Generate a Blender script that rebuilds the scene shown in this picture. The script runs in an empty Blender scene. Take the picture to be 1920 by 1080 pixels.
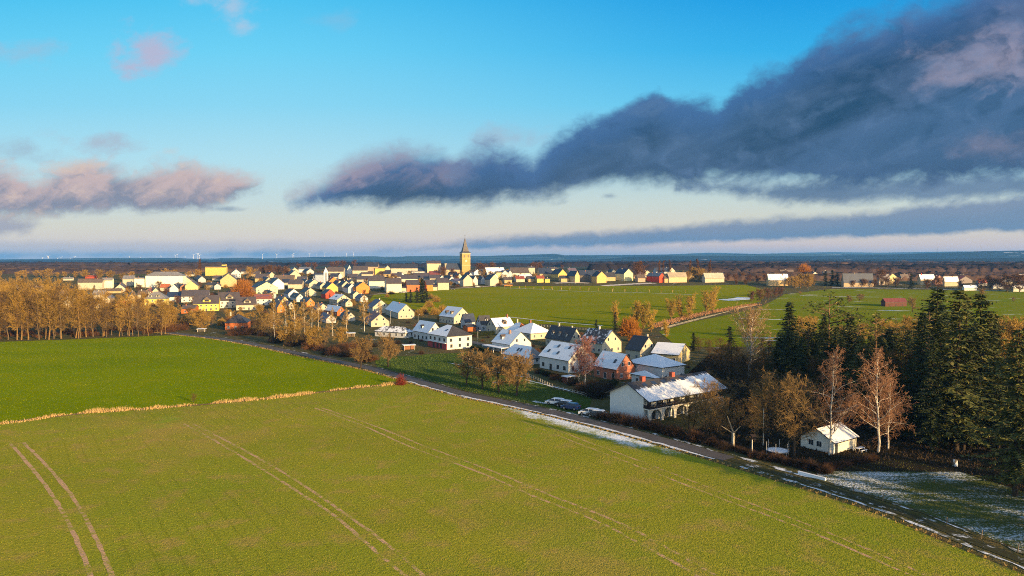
import bpy, math, random
import numpy as np
from mathutils import Vector
S = bpy.context.scene
COL = S.collection
R = math.radians
random.seed(7)
rng = np.random.default_rng(7)
F, CH, HZ = 1297.0, 40.0, 487.0
PITCH = math.atan((540 - HZ) / F)
SUN_EL, SUN_DIR = R(11.5), (0.70, -0.714)

# ------------------------------------------------------------------ terrain
_TY = [-2000, 0, 430, 600, 750, 850, 930, 1000, 1200, 1600, 4000, 40000]
_TZ = [0, 0, 0, 2.6, 8.0, 13.3, 17.6, 20.2, 21.5, 21.5, 12, 12]
def _mono():
    x, y = np.array(_TY, float), np.array(_TZ, float)
    d = np.diff(y) / np.diff(x); m = np.zeros(len(x)); m[1:-1] = np.where(d[:-1] * d[1:] > 0, 2 * d[:-1] * d[1:] / (d[:-1] + d[1:] + 1e-12), 0)
    return x, y, m
_X, _Y, _M = _mono()
def tz(Y):
    Y = np.asarray(Y, float); i = np.clip(np.searchsorted(_X, Y) - 1, 0, len(_X) - 2)
    h = _X[i + 1] - _X[i]; t = np.clip((Y - _X[i]) / h, 0, 1)
    return (1 + 2 * t) * (1 - t) ** 2 * _Y[i] + t * (1 - t) ** 2 * h * _M[i] + t * t * (3 - 2 * t) * _Y[i + 1] + t * t * (t - 1) * h * _M[i + 1]
def ray(px, py):
    dx, dy = (px - 960) / F, (540 - py) / F
    return dx, math.cos(PITCH) + dy * math.sin(PITCH), -math.sin(PITCH) + dy * math.cos(PITCH)
def G(px, py):
    """the ground point seen at a photograph pixel"""
    dx, dy, dz = ray(px, py); s = dz / dy
    a, b = 20.0, 3500.0
    ys = np.linspace(a, b, 3000); f = CH + s * ys - tz(ys)
    k = np.argmax(f < 0)
    if f[k] >= 0: k = len(ys) - 1
    a, b = ys[max(k - 1, 0)], ys[k]
    for _ in range(30):
        m = (a + b) / 2
        if CH + s * m - float(tz(m)) > 0: a = m
        else: b = m
    return dx / dy * a, a
def GZ(px, py):
    x, y = G(px, py); return x, y, float(tz(y))

# ------------------------------------------------------------------ node helpers
class NT:
    def __init__(s, nt): s.t = nt; s.n = nt.nodes; s.l = nt.links
    def new(s, typ, **kw):
        n = s.n.new(typ)
        for k, v in kw.items(): setattr(n, k, v)
        return n
    def put(s, sock, v):
        if v is None: return
        if isinstance(v, bpy.types.NodeSocket): s.l.new(v, sock)
        elif isinstance(v, (tuple, list)):
            sock.default_value = (*v, 1) if len(v) == 3 and sock.type == 'RGBA' else v
        else: sock.default_value = v
    def m(s, op, a, b=None, c=None, clamp=False):
        n = s.new('ShaderNodeMath', operation=op, use_clamp=clamp)
        for i, v in enumerate((a, b, c)): s.put(n.inputs[i], v)
        return n.outputs[0]
    def mix(s, f, a, b, mode='MIX'):
        n = s.new('ShaderNodeMix', data_type='RGBA', blend_type=mode)
        s.put(n.inputs[0], f); s.put(n.inputs[6], a); s.put(n.inputs[7], b)
        return n.outputs[2]
    def ss(s, v, a, b, x=0.0, y=1.0):
        n = s.new('ShaderNodeMapRange', interpolation_type='SMOOTHSTEP')
        for i, q in enumerate((v, a, b, x, y)): s.put(n.inputs[i], q)
        return n.outputs[0]
    def lin(s, v, a, b, x=0.0, y=1.0):
        n = s.new('ShaderNodeMapRange')
        for i, q in enumerate((v, a, b, x, y)): s.put(n.inputs[i], q)
        return n.outputs[0]
    def noise(s, vec, scale, det=3, rough=.55, dist=0.0, dim='3D'):
        n = s.new('ShaderNodeTexNoise', noise_dimensions=dim)
        if vec is not None: s.put(n.inputs['Vector'], vec)
        s.put(n.inputs['Scale'], scale); s.put(n.inputs['Detail'], det); s.put(n.inputs['Roughness'], rough); s.put(n.inputs['Distortion'], dist)
        return n.outputs[0]
    def scale(s, vec, v):
        n = s.new('ShaderNodeMapping'); s.put(n.inputs[0], vec); n.inputs['Scale'].default_value = v
        return n.outputs[0]
    def rot(s, vec, a, v=(1, 1, 1)):
        n = s.new('ShaderNodeMapping'); s.put(n.inputs[0], vec); n.inputs['Rotation'].default_value = (0, 0, a); n.inputs['Scale'].default_value = v
        return n.outputs[0]
    def xyz(s, x, y, z):
        n = s.new('ShaderNodeCombineXYZ')
        for i, q in enumerate((x, y, z)): s.put(n.inputs[i], q)
        return n.outputs[0]
    def sep(s, v):
        n = s.new('ShaderNodeSeparateXYZ'); s.put(n.inputs[0], v); return n.outputs
    def ramp(s, v, stops, interp='LINEAR'):
        n = s.new('ShaderNodeValToRGB'); r = n.color_ramp; r.interpolation = interp
        for i, (p, c) in enumerate(stops):
            e = r.elements[i] if i < 2 else r.elements.new(p)
            e.position = p; e.color = (*c, 1)
        s.put(n.inputs[0], v); return n.outputs[0]
    def curve(s, v, pts, lo, hi):
        """piecewise linear function of v in [lo,hi] through the points, as a float curve"""
        n = s.new('ShaderNodeFloatCurve'); c = n.mapping.curves[0]
        ys = [p[1] for p in pts]; a, b = min(ys), max(ys)
        for i, (x, y) in enumerate(pts):
            q = ((x - lo) / (hi - lo), (y - a) / (b - a))
            if i == 0: c.points[0].location = q
            elif i == len(pts) - 1: c.points[-1].location = q
            else: c.points.new(*q)
        for p in c.points: p.handle_type = 'VECTOR'
        n.mapping.update()
        s.put(n.inputs[1], s.lin(v, lo, hi))
        return s.lin(n.outputs[0], 0, 1, a, b)
def srgb(r, g, b):
    return tuple(((c / 255 + .055) / 1.055) ** 2.4 if c > 10 else c / 255 / 12.92 for c in (r, g, b))

MATS = {}
def material(name, build, rough=.85, spec=.2):
    if name in MATS: return MATS[name]
    m = bpy.data.materials.new(name); m.use_nodes = True
    t = NT(m.node_tree); b = m.node_tree.nodes['Principled BSDF']
    b.inputs['Roughness'].default_value = rough; b.inputs['Specular IOR Level'].default_value = spec
    pos = t.new('ShaderNodeNewGeometry')
    c = build(t, b, pos)
    if c is not None: t.put(b.inputs['Base Color'], c)
    MATS[name] = m; return m
def bump(t, b, h, strength=.5, dist=.1):
    n = t.new('ShaderNodeBump'); n.inputs['Strength'].default_value = strength; n.inputs['Distance'].default_value = dist
    t.put(n.inputs['Height'], h); t.put(b.inputs['Normal'], n.outputs[0])
def mul(c, k): return tuple(min(1, x * k) for x in c)
def plaster(c):
    def f(t, b, g):
        o = t.new('ShaderNodeTexCoord').outputs['Object']
        n = t.noise(o, .7, 5, .65); n2 = t.noise(t.scale(o, (2.2, 2.2, .25)), 1.0, 3)
        k = t.m('ADD', t.lin(n, .3, .7, .0, .55), t.lin(n2, .35, .7, 0, .45))
        bump(t, b, t.noise(o, 6, 3), .25, .03)
        return t.mix(k, mul(c, .84), mul(c, 1.05))
    return material('plaster_%.3f_%.3f_%.3f' % c, f)
def brickwall(c):
    def f(t, b, g):
        o = t.new('ShaderNodeTexCoord').outputs['Object']
        br = t.new('ShaderNodeTexBrick'); t.put(br.inputs['Vector'], t.new('ShaderNodeTexCoord').outputs['Object'])
        br.inputs['Scale'].default_value = 2.2
        br.inputs['Color1'].default_value = (*c, 1); br.inputs['Color2'].default_value = (*mul(c, .72), 1); br.inputs['Mortar'].default_value = (*mul(c, .8), 1)
        return t.mix(t.lin(t.noise(o, .9, 4), .35, .7, 0, .5), br.outputs[0], mul(c, .75))
    return material('brick_%.3f_%.3f_%.3f' % c, f)
def tiles(c):
    def f(t, b, g):
        o = t.new('ShaderNodeTexCoord').outputs['Object']
        w = t.new('ShaderNodeTexWave', bands_direction='Z'); w.inputs['Scale'].default_value = 2.2; w.inputs['Distortion'].default_value = .6
        t.put(w.inputs['Vector'], o)
        n = t.noise(o, 1.6, 5, .7); n2 = t.noise(o, .35, 2)
        bump(t, b, w.outputs[1], .4, .04)
        k = t.m('ADD', t.lin(n, .3, .75, 0, .6), t.lin(n2, .35, .7, 0, .4))
        return t.mix(k, mul(c, .65), mul(c, 1.3))
    return material('tiles_%.3f_%.3f_%.3f' % c, f, .55, .35)
def snowroof(c, cover=.9):
    """snow lying on a tiled roof, worn through in patches"""
    def f(t, b, g):
        tc = t.new('ShaderNodeTexCoord').outputs['Object']
        n = t.noise(t.scale(tc, (1, 1, .55)), .55, 5, .65); n2 = t.noise(tc, 3.5, 4, .7)
        w = t.new('ShaderNodeTexWave', bands_direction='Z'); w.inputs['Scale'].default_value = 1.7; w.inputs['Distortion'].default_value = 1.2
        t.put(w.inputs['Vector'], tc)
        v = t.m('ADD', t.m('ADD', n, t.m('MULTIPLY', n2, .25)), t.m('MULTIPLY', w.outputs[1], .06))
        th = .92 - .50 * cover
        k = t.ss(v, th - .04, th + .05)
        s = t.mix(t.lin(n2, .3, .7), (.66, .68, .72), (.82, .84, .87))
        bump(t, b, t.m('ADD', n, n2), .35, .06)
        return t.mix(k, t.mix(n2, mul(c, .7), mul(c, 1.3)), s)
    return material('snowroof_%.2f_%.3f_%.3f_%.3f' % (cover, *c), f, .7, .3)
def plain(name, c, rough=.7, spec=.3, var=.2, sc=3, metal=0):
    def f(t, b, g):
        b.inputs['Metallic'].default_value = metal
        o = t.new('ShaderNodeTexCoord').outputs['Object']
        return t.mix(t.lin(t.noise(o, sc, 4, .6), .3, .7), mul(c, 1 - var), mul(c, 1 + var))
    return material(name, f, rough, spec)
def twig(name, c, var=.35):
    def f(t, b, g):
        r = t.new('ShaderNodeNewGeometry').outputs['Random Per Island']
        ob = t.new('ShaderNodeObjectInfo').outputs['Random']
        k = t.mix(r, mul(c, 1 - var), mul(c, 1 + var))
        return t.mix(t.lin(ob, 0, 1, 0, .65), k, (c[0] * .5, c[1] * .52, c[2] * .6))
    return material(name, f, .9, .05)
GLASS = lambda: plain('window_glass', (.03, .036, .045), .12, .6, .3, 1)

# ------------------------------------------------------------------ mesh helpers
def mk(name, V, Fc, mats, parent=None, mi=None, smooth=False):
    me = bpy.data.meshes.new(name)
    if isinstance(Fc, np.ndarray):
        V = np.asarray(V, np.float32); k = Fc.shape[1]
        me.vertices.add(len(V)); me.vertices.foreach_set('co', V.ravel())
        me.loops.add(Fc.size); me.loops.foreach_set('vertex_index', Fc.astype(np.int32).ravel())
        me.polygons.add(len(Fc)); me.polygons.foreach_set('loop_start', np.arange(0, Fc.size, k, dtype=np.int32))
        me.update(calc_edges=True)
    else:
        me.from_pydata([tuple(v) for v in V], [], Fc)
    for m in (mats if isinstance(mats, (list, tuple)) else [mats]): me.materials.append(m)
    if mi is not None: me.polygons.foreach_set('material_index', np.asarray(mi, np.int32))
    if smooth: me.polygons.foreach_set('use_smooth', np.ones(len(me.polygons), bool))
    me.update()
    o = bpy.data.objects.new(name, me); COL.objects.link(o)
    if parent is not None: o.parent = parent
    return o
class MB:
    def __init__(s): s.V = []; s.F = []; s.M = []
    def add(s, V, Fc, m=0):
        b = len(s.V); s.V += [tuple(map(float, v)) for v in V]; s.F += [tuple(b + i for i in f) for f in Fc]; s.M += [m] * len(Fc); return s
    def box(s, x0, x1, y0, y1, z0, z1, m=0):
        V = [(x, y, z) for z in (z0, z1) for y in (y0, y1) for x in (x0, x1)]
        return s.add(V, [(0, 2, 3, 1), (4, 5, 7, 6), (0, 1, 5, 4), (2, 6, 7, 3), (0, 4, 6, 2), (1, 3, 7, 5)], m)
    def prism(s, poly, axis, a, b, m=0):
        """extrude a 2-D polygon along an axis from a to b"""
        P = {'x': lambda u, v, w: (w, u, v), 'y': lambda u, v, w: (u, w, v), 'z': lambda u, v, w: (u, v, w)}[axis]
        n = len(poly); V = [P(u, v, a) for u, v in poly] + [P(u, v, b) for u, v in poly]
        return s.add(V, [tuple(range(n))[::-1], tuple(range(n, 2 * n))] + [(i, (i + 1) % n, n + (i + 1) % n, n + i) for i in range(n)], m)
    def tube(s, p0, p1, r0, r1, k=6, m=0, cap=True):
        p0, p1 = Vector(p0), Vector(p1); d = (p1 - p0).normalized()
        u = d.orthogonal().normalized(); w = d.cross(u)
        V = []
        for p, r in ((p0, r0), (p1, r1)):
            for i in range(k):
                a = 2 * math.pi * i / k; V.append(p + (u * math.cos(a) + w * math.sin(a)) * r)
        Fc = [(i, (i + 1) % k, k + (i + 1) % k, k + i) for i in range(k)]
        if cap: Fc += [tuple(range(k))[::-1], tuple(range(k, 2 * k))]
        return s.add(V, Fc, m)
    def build(s, name, mats, parent=None, smooth=False):
        o = mk(name, s.V, s.F, mats, parent, s.M, smooth)
        import bmesh
        b = bmesh.new(); b.from_mesh(o.data); bmesh.ops.recalc_face_normals(b, faces=b.faces); b.to_mesh(o.data); b.free()
        return o
def tag(o, label, cat, group=None):
    o['label'] = label; o['category'] = cat
    if group: o['group'] = group
    return o
def empty(name, loc, rz=0, sc=1):
    o = bpy.data.objects.new(name, None); COL.objects.link(o); o.location = loc; o.rotation_euler = (0, 0, rz)
    o.scale = (sc, sc, sc) if not isinstance(sc, tuple) else sc
    o.empty_display_size = .5; return o
def kind(o, k): o['kind'] = k; return o
def copy_tree(o, parent=None):
    c = o.copy(); COL.objects.link(c); c.parent = parent
    for ch in list(o.children): copy_tree(ch, c)
    return c
def inside(poly, X, Y):
    r = np.zeros(len(X), bool); n = len(poly)
    for i in range(n):
        (x0, y0), (x1, y1) = poly[i], poly[(i + 1) % n]
        if y0 == y1: continue
        c = (Y >= min(y0, y1)) & (Y < max(y0, y1)); r ^= c & (X < x0 + (Y - y0) / (y1 - y0) * (x1 - x0))
    return r
def sheet(name, poly, m, dz, cols=10, step=4.0):
    """a ground sheet over a polygon (one span per row), following the terrain"""
    ys = [p[1] for p in poly]; y0, y1 = min(ys) + .01, max(ys) - .01
    rows = np.unique(np.concatenate([np.arange(y0, y1, step), [y1], [min(max(y, y0), y1) for y in ys]]))
    V = []; Fc = []
    for y in rows:
        xs = []
        for i in range(len(poly)):
            (ax, ay), (bx, by) = poly[i], poly[(i + 1) % len(poly)]
            if (ay <= y < by) or (by <= y < ay): xs.append(ax + (y - ay) / (by - ay) * (bx - ax))
        if len(xs) < 2: continue
        z = float(tz(y)) + dz
        V += [(x, y, z) for x in np.linspace(min(xs), max(xs), cols + 1)]
    n = len(V) // (cols + 1)
    for j in range(n - 1):
        for i in range(cols):
            a = j * (cols + 1) + i; Fc.append((a, a + 1, a + cols + 2, a + cols + 1))
    return kind(mk(name, V, Fc, m), 'structure')
def smooth_line(pts, step=2.0):
    P = np.array(pts, float); out = []
    for i in range(len(P) - 1):
        p0, p1, p2, p3 = P[max(i - 1, 0)], P[i], P[i + 1], P[min(i + 2, len(P) - 1)]
        n = max(2, int(np.linalg.norm(p2 - p1) / step))
        for k in range(n):
            t = k / n
            out.append(.5 * (2 * p1 + (p2 - p0) * t + (2 * p0 - 5 * p1 + 4 * p2 - p3) * t * t + (3 * p1 - p0 - 3 * p2 + p3) * t ** 3))
    out.append(P[-1]); return np.array(out)
def ribbon(name, pts, w, m, dz, off=0.0, jit=0.0, thick=0.0):
    """a strip of given width along a line on the ground"""
    L = smooth_line(pts); T = np.gradient(L, axis=0); T /= np.linalg.norm(T, axis=1)[:, None]; N = np.stack([-T[:, 1], T[:, 0]], 1)
    j = rng.normal(0, jit, (len(L), 2)) if jit else np.zeros((len(L), 2))
    A = L + N * (off - w / 2 + j[:, :1]); B = L + N * (off + w / 2 + j[:, 1:])
    V = []; Fc = []
    for a, b in zip(A, B):
        V += [(a[0], a[1], float(tz(a[1])) + dz), (b[0], b[1], float(tz(b[1])) + dz)]
    n = len(L)
    Fc = [(2 * i + 1, 2 * i, 2 * i + 2, 2 * i + 3) for i in range(n - 1)]
    if thick:
        b0 = len(V); V += [(x, y, z - thick) for x, y, z in V]
        Fc += [(2 * i, 2 * i + 2, b0 + 2 * i + 2, b0 + 2 * i) for i in range(n - 1)] + [(2 * i + 3, 2 * i + 1, b0 + 2 * i + 1, b0 + 2 * i + 3) for i in range(n - 1)]
    return kind(mk(name, V, Fc, m), 'structure')
def blades(name, X, Y, h, w, mat, lean=.35, kindof='stuff', base=0.0):
    """upright leaf blades, one triangle each, as one mass"""
    n = len(X); a = rng.uniform(0, 2 * np.pi, n); h = np.broadcast_to(h, n) * rng.uniform(.6, 1.3, n); w = np.broadcast_to(w, n) * rng.uniform(.7, 1.3, n)
    cx, sx = np.cos(a) * w / 2, np.sin(a) * w / 2; z = tz(Y) + base
    lx, ly = rng.normal(0, lean, n) * h, rng.normal(0, lean, n) * h
    V = np.empty((n, 3, 3)); V[:, 0] = np.stack([X - cx, Y - sx, z], 1); V[:, 1] = np.stack([X + cx, Y + sx, z], 1); V[:, 2] = np.stack([X + lx, Y + ly, z + h], 1)
    return kind(mk(name, V.reshape(-1, 3), np.arange(3 * n).reshape(-1, 3), mat), kindof)
def scatter(poly, dens):
    P = np.array(poly); x0, y0 = P.min(0); x1, y1 = P.max(0); n = int((x1 - x0) * (y1 - y0) * dens)
    X = rng.uniform(x0, x1, n); Y = rng.uniform(y0, y1, n); k = inside(poly, X, Y); return X[k], Y[k]
def dist_line(L, X, Y):
    d = np.full(len(X), 1e9)
    for a, b in zip(L[:-1:3], list(L[3::3]) + [L[-1]]):
        ab = b - a; q = ab @ ab + 1e-9; t = np.clip(((X - a[0]) * ab[0] + (Y - a[1]) * ab[1]) / q, 0, 1)
        d = np.minimum(d, np.hypot(X - a[0] - t * ab[0], Y - a[1] - t * ab[1]))
    return d
# ------------------------------------------------------------------ camera, light, sky, air
cam = bpy.data.cameras.new('camera'); co = bpy.data.objects.new('camera', cam); COL.objects.link(co); S.camera = co
co.location = (0, 0, CH); co.rotation_euler = (math.pi / 2 - PITCH, 0, 0)
cam.sensor_width = 36; cam.lens = 36 * F / 1920; cam.clip_start = .5; cam.clip_end = 60000
S.view_settings.view_transform = 'Standard'; S.view_settings.look = 'None'; S.view_settings.gamma = 1; S.view_settings.use_curve_mapping = False
EXPO = 1.0
S.view_settings.exposure = EXPO
S.cycles.use_denoising = False; S.cycles.filter_width = 1.0; S.cycles.denoising_prefilter = 'ACCURATE'; S.cycles.max_bounces = 5; S.cycles.diffuse_bounces = 2; S.cycles.volume_bounces = 0; S.cycles.caustics_reflective = False; S.cycles.caustics_refractive = False
S.cycles.use_adaptive_sampling = True; S.cycles.sample_clamp_indirect = 4
sl = bpy.data.lights.new('sun', 'SUN'); so = bpy.data.objects.new('sun', sl); COL.objects.link(so)
sd = Vector((SUN_DIR[0] * math.cos(SUN_EL), SUN_DIR[1] * math.cos(SUN_EL), math.sin(SUN_EL)))
so.rotation_euler = sd.to_track_quat('Z', 'Y').to_euler(); so.location = (60, -60, 120)
sl.energy = 5.0; sl.angle = R(.5); sl.color = (1, .67, .29)

W = bpy.data.worlds.new('World'); S.world = W; W.use_nodes = True
t = NT(W.node_tree); bg = W.node_tree.nodes['Background']
SK = .15
bg.inputs['Strength'].default_value = SK
def sk(r, g, b, k=1.0):                     # a sky colour as it shows in the picture
    c = srgb(r, g, b); return tuple(x * k / (SK * 2 ** EXPO) for x in c)
sky = t.new('ShaderNodeTexSky', sky_type='NISHITA'); sky.sun_disc = False; sky.sun_elevation = SUN_EL
sky.sun_rotation = math.atan2(SUN_DIR[0], SUN_DIR[1]); sky.altitude = 300; sky.air_density = 1.0; sky.dust_density = 1.2; sky.ozone_density = 1.5
d = t.new('ShaderNodeTexCoord').outputs['Generated']; x, y, z = t.sep(d)
yy = t.m('MAXIMUM', y, .12); u = t.m('DIVIDE', x, yy); v = t.m('DIVIDE', z, yy)
PX = lambda p: (p - 960) / F
PY = lambda p: (HZ - p) / F
# clear sky: deep blue above, pale towards the horizon
vn = t.lin(v, 0, .5)
row = lambda y: PY(y) / .5
left = t.ramp(vn, [(0, sk(255, 224, 204)), (row(462), sk(238, 218, 202)), (row(425), sk(228, 222, 202)), (row(380), sk(206, 224, 222)), (row(300), sk(180, 226, 240)), (row(200), sk(140, 216, 244)), (row(100), sk(110, 210, 246)), (row(0), sk(78, 196, 242)), (1, sk(40, 130, 200))])
right = t.ramp(vn, [(0, sk(250, 214, 200)), (row(462), sk(230, 206, 196)), (row(425), sk(226, 218, 198)), (row(380), sk(208, 220, 212)), (row(300), sk(150, 206, 228)), (row(200), sk(100, 200, 240)), (row(100), sk(56, 178, 236)), (row(0), sk(30, 158, 228)), (1, sk(16, 90, 170))])
base = t.mix(t.ss(u, PX(400), PX(1500)), left, right)
# clouds
def P(sx, sy, off=0.0): return t.xyz(t.m('MULTIPLY', u, sx), t.m('MULTIPLY', v, sy), off)
warp = t.m('SUBTRACT', t.noise(P(5, 7), 1.6, 4, .55), .5)
n1 = t.m('SUBTRACT', t.noise(t.xyz(t.m('ADD', t.m('MULTIPLY', u, 11), t.m('MULTIPLY', warp, 2.2)), t.m('ADD', t.m('MULTIPLY', t.m('SUBTRACT', v, t.m('MULTIPLY', u, .2)), 17), t.m('MULTIPLY', warp, 1.2)), 3.1), 1.25, 9, .58), .5)
n2 = t.m('SUBTRACT', t.noise(t.xyz(t.m('MULTIPLY', u, 4), t.m('MULTIPLY', t.m('SUBTRACT', v, t.m('MULTIPLY', u, .3)), 16), 7.7), 1.0, 5, .55), .5)
n3 = t.m('SUBTRACT', t.noise(P(22, 34, 5.5), 1.0, 6, .62), .5)
def n1at(du, dv):
    u2, v2 = t.m('ADD', u, du), t.m('ADD', v, dv)
    return t.noise(t.xyz(t.m('ADD', t.m('MULTIPLY', u2, 11), t.m('MULTIPLY', warp, 2.2)), t.m('ADD', t.m('MULTIPLY', t.m('SUBTRACT', v2, t.m('MULTIPLY', u2, .2)), 17), t.m('MULTIPLY', warp, 1.2)), 3.1), 1.25, 5, .52)
rel = t.m('SUBTRACT', n1at(0, 0), n1at(.016, .012))
def bank(top, bot, soft, amp, lo=-100, hi=2100, crisp=None):
    T = t.curve(u, [(PX(a), PY(b)) for a, b in top], PX(lo), PX(hi)); B = t.curve(u, [(PX(a), PY(b)) for a, b in bot], PX(lo), PX(hi))
    dt = t.m('SUBTRACT', T, v); db = t.m('SUBTRACT', v, B)
    nz = t.m('ADD', t.m('MULTIPLY', n1, amp), t.m('MULTIPLY', n3, amp * .55))
    s_ = soft if crisp is None else crisp
    a = t.ss(t.m('ADD', dt, nz), t.m('MULTIPLY', s_, -1.0), t.m('MULTIPLY', s_, 1.3)); b = t.ss(t.m('ADD', db, t.m('MULTIPLY', nz, .75)), -soft * .6, soft * .8)
    h = t.m('DIVIDE', db, t.m('MAXIMUM', t.m('SUBTRACT', T, B), .004), clamp=True)
    return t.m('MULTIPLY', a, b), h, dt
def puff(cx, cy, rx, ry, amp=.7):
    dx = t.m('DIVIDE', t.m('SUBTRACT', u, PX(cx)), rx / F); dy = t.m('DIVIDE', t.m('SUBTRACT', v, PY(cy)), ry / F)
    r = t.m('SQRT', t.m('ADD', t.m('MULTIPLY', dx, dx), t.m('MULTIPLY', dy, dy)))
    return t.ss(t.m('ADD', t.m('SUBTRACT', 1.0, r), t.m('MULTIPLY', t.m('ADD', n1, t.m('MULTIPLY', n3, .7)), amp * 3)), 0, 1.1)
c = base
# faint pink puffs high up
for cx, cy, rx, ry, k, colr in [(288, 104, 84, 58, .85, (190, 182, 208)), (60, 104, 110, 34, .45, (170, 184, 206)), (400, 4, 90, 30, .6, (186, 200, 222)), (450, 22, 60, 44, .6, (186, 200, 222)), (462, 56, 42, 30, .6, (186, 200, 222)), (640, 45, 70, 26, .4, (140, 188, 220)),
                              (60, 280, 90, 30, .6, (160, 178, 196)), (190, 268, 90, 30, .62, (176, 172, 188)), (120, 262, 60, 26, .6, (186, 172, 184)), (950, 262, 110, 30, .55, (168, 180, 200)), (20, 425, 70, 26, .8, (160, 158, 174)), (1140, 368, 26, 8, .7, (120, 140, 165)), (425, 392, 40, 7, .7, (130, 148, 170))]:
    c = t.mix(t.m('MULTIPLY', puff(cx, cy, rx, ry), k), c, sk(*colr))
# low haze bands over the horizon
m, h, _ = bank([(-100, 452), (300, 453), (600, 452), (860, 454), (1100, 458), (2100, 470)], [(-100, 486), (600, 484), (2100, 480)], .006, .012)
c = t.mix(t.m('MULTIPLY', m, .5), c, sk(186, 184, 194))
m, h, _ = bank([(-100, 480), (760, 470), (860, 455), (1000, 441), (1200, 430), (1400, 414), (1580, 404), (1700, 388), (1920, 368), (2100, 350)], [(-100, 484), (760, 474), (860, 468), (1100, 463), (1400, 452), (1700, 442), (1920, 434), (2100, 428)], .007, .026)
c = t.mix(t.m('MULTIPLY', m, .92), c, t.mix(t.ss(t.m('ADD', h, n2), .1, .9), sk(96, 130, 166), sk(122, 140, 168)))
# left sunlit bank
m, h, dt = bank([(-100, 300), (0, 308), (70, 332), (120, 318), (170, 308), (250, 320), (300, 312), (350, 305), (410, 318), (450, 326), (500, 346), (530, 480), (2100, 520)], [(-100, 405), (0, 400), (100, 402), (200, 396), (300, 400), (380, 394), (430, 376), (500, 354), (540, 300), (2100, 300)], .015, .062)
lit = t.mix(t.ss(t.m('ADD', h, t.m('MULTIPLY', n1, 2.2)), .1, .75), sk(128, 130, 152), sk(204, 176, 174))
lit = t.mix(t.ss(rel, -.02, -.2, 0, .5), lit, sk(120, 124, 150))
lit = t.mix(t.ss(t.m('ADD', n3, t.m('MULTIPLY', n1, .8)), .02, .22, 0, .5), lit, sk(234, 204, 178))
c = t.mix(t.m('MULTIPLY', m, .9), c, lit)
# thin layers under the dark bank
m, h, dt = bank([(-100, 520), (1240, 480), (1262, 352), (1330, 344), (1420, 340), (1600, 336), (1920, 316), (2100, 300)], [(-100, 300), (1240, 330), (1262, 358), (1330, 360), (1420, 374), (1600, 382), (1750, 376), (1920, 368), (2100, 360)], .014, .05)
c = t.mix(t.m('MULTIPLY', m, .86), c, t.mix(t.ss(t.m('ADD', n2, t.m('MULTIPLY', n1, .6)), -.3, .35), sk(58, 92, 134), sk(104, 128, 160)))
# right dark bank
m, h, dt = bank([(-100, 520), (505, 470), (535, 380), (600, 340), (650, 304), (700, 286), (760, 276), (830, 284), (850, 298), (880, 284), (920, 276), (1000, 300), (1050, 252), (1100, 226), (1160, 208), (1222, 172), (1262, 196), (1310, 192), (1345, 196), (1375, 168), (1450, 135), (1510, 96), (1590, 54), (1700, 22), (1800, -15), (1920, -60), (2100, -120)],
               [(-100, 300), (505, 330), (540, 384), (680, 384), (850, 388), (960, 374), (1060, 362), (1110, 346), (1250, 342), (1330, 338), (1420, 340), (1600, 346), (1750, 340), (1920, 326), (2100, 315)], .021, .062, crisp=t.lin(t.m('ABSOLUTE', t.m('SUBTRACT', u, PX(1230))), .12, .42, .013, .026))
s = t.m('ADD', t.m('MULTIPLY', n2, 1.5), t.m('MULTIPLY', n1, .7))
dark = t.mix(t.ss(s, -.38, .42), sk(22, 56, 92), sk(70, 98, 136))
dark = t.mix(t.m('MULTIPLY', t.ss(u, PX(1350), PX(1900)), t.ss(t.m('ADD', s, t.m('MULTIPLY', h, .3)), -.2, .5)), dark, sk(92, 108, 144))
dd_ = t.m('ADD', dt, t.m('ADD', t.m('MULTIPLY', n1, .05), t.m('MULTIPLY', n2, .05)))
dark = t.mix(t.ss(dd_, .0, .075, .75, 0), dark, sk(70, 110, 166))
dark = t.mix(t.m('MULTIPLY', t.ss(dd_, .115, .165), .65), dark, sk(70, 102, 144))
dark = t.mix(t.m('MULTIPLY', t.ss(dd_, .2, .26), .6), dark, sk(44, 74, 112))
pk = t.m('MULTIPLY', t.ss(u, PX(1010), PX(640)), t.ss(t.m('ADD', h, t.m('MULTIPLY', n1, 2.4)), .3, .95))
dark = t.mix(t.m('MULTIPLY', pk, .8), dark, sk(172, 152, 166))
dark = t.mix(t.m('MULTIPLY', puff(1850, 115, 190, 80, .7), .72), dark, sk(166, 154, 172))
dark = t.mix(t.m('MULTIPLY', puff(1880, 275, 140, 36, .6), .55), dark, sk(150, 140, 160))
dark = t.mix(t.ss(rel, .02, .24, 0, .32), dark, sk(100, 126, 164))
dark = t.mix(t.ss(rel, -.02, -.22, 0, .35), dark, sk(24, 56, 92))
c = t.mix(t.m('MULTIPLY', m, .95), c, dark)
fw = t.m('MULTIPLY', t.ss(y, .3, .6), t.ss(v, .95, .55))
t.put(bg.inputs['Color'], t.mix(fw, sky.outputs[0], c))
S.world.cycles.sampling_method = 'MANUAL'; S.world.cycles.sample_map_resolution = 512
# the air: one even, closed box of pale haze round everything
hz = MB().box(-17000, 17000, -1500, 21000, -6, 200).build('haze', [bpy.data.materials.new('haze_air')]); kind(hz, 'stuff')
hm = hz.data.materials[0]; hm.use_nodes = True; hm.node_tree.nodes.clear(); q = NT(hm.node_tree)
vol = q.new('ShaderNodeVolumePrincipled'); vol.inputs['Color'].default_value = (.12, .42, 1, 1); vol.inputs['Density'].default_value = 6e-5; vol.inputs['Anisotropy'].default_value = .0
q.l.new(vol.outputs[0], q.new('ShaderNodeOutputMaterial').inputs['Volume'])
hz.display_type = 'WIRE'
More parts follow.
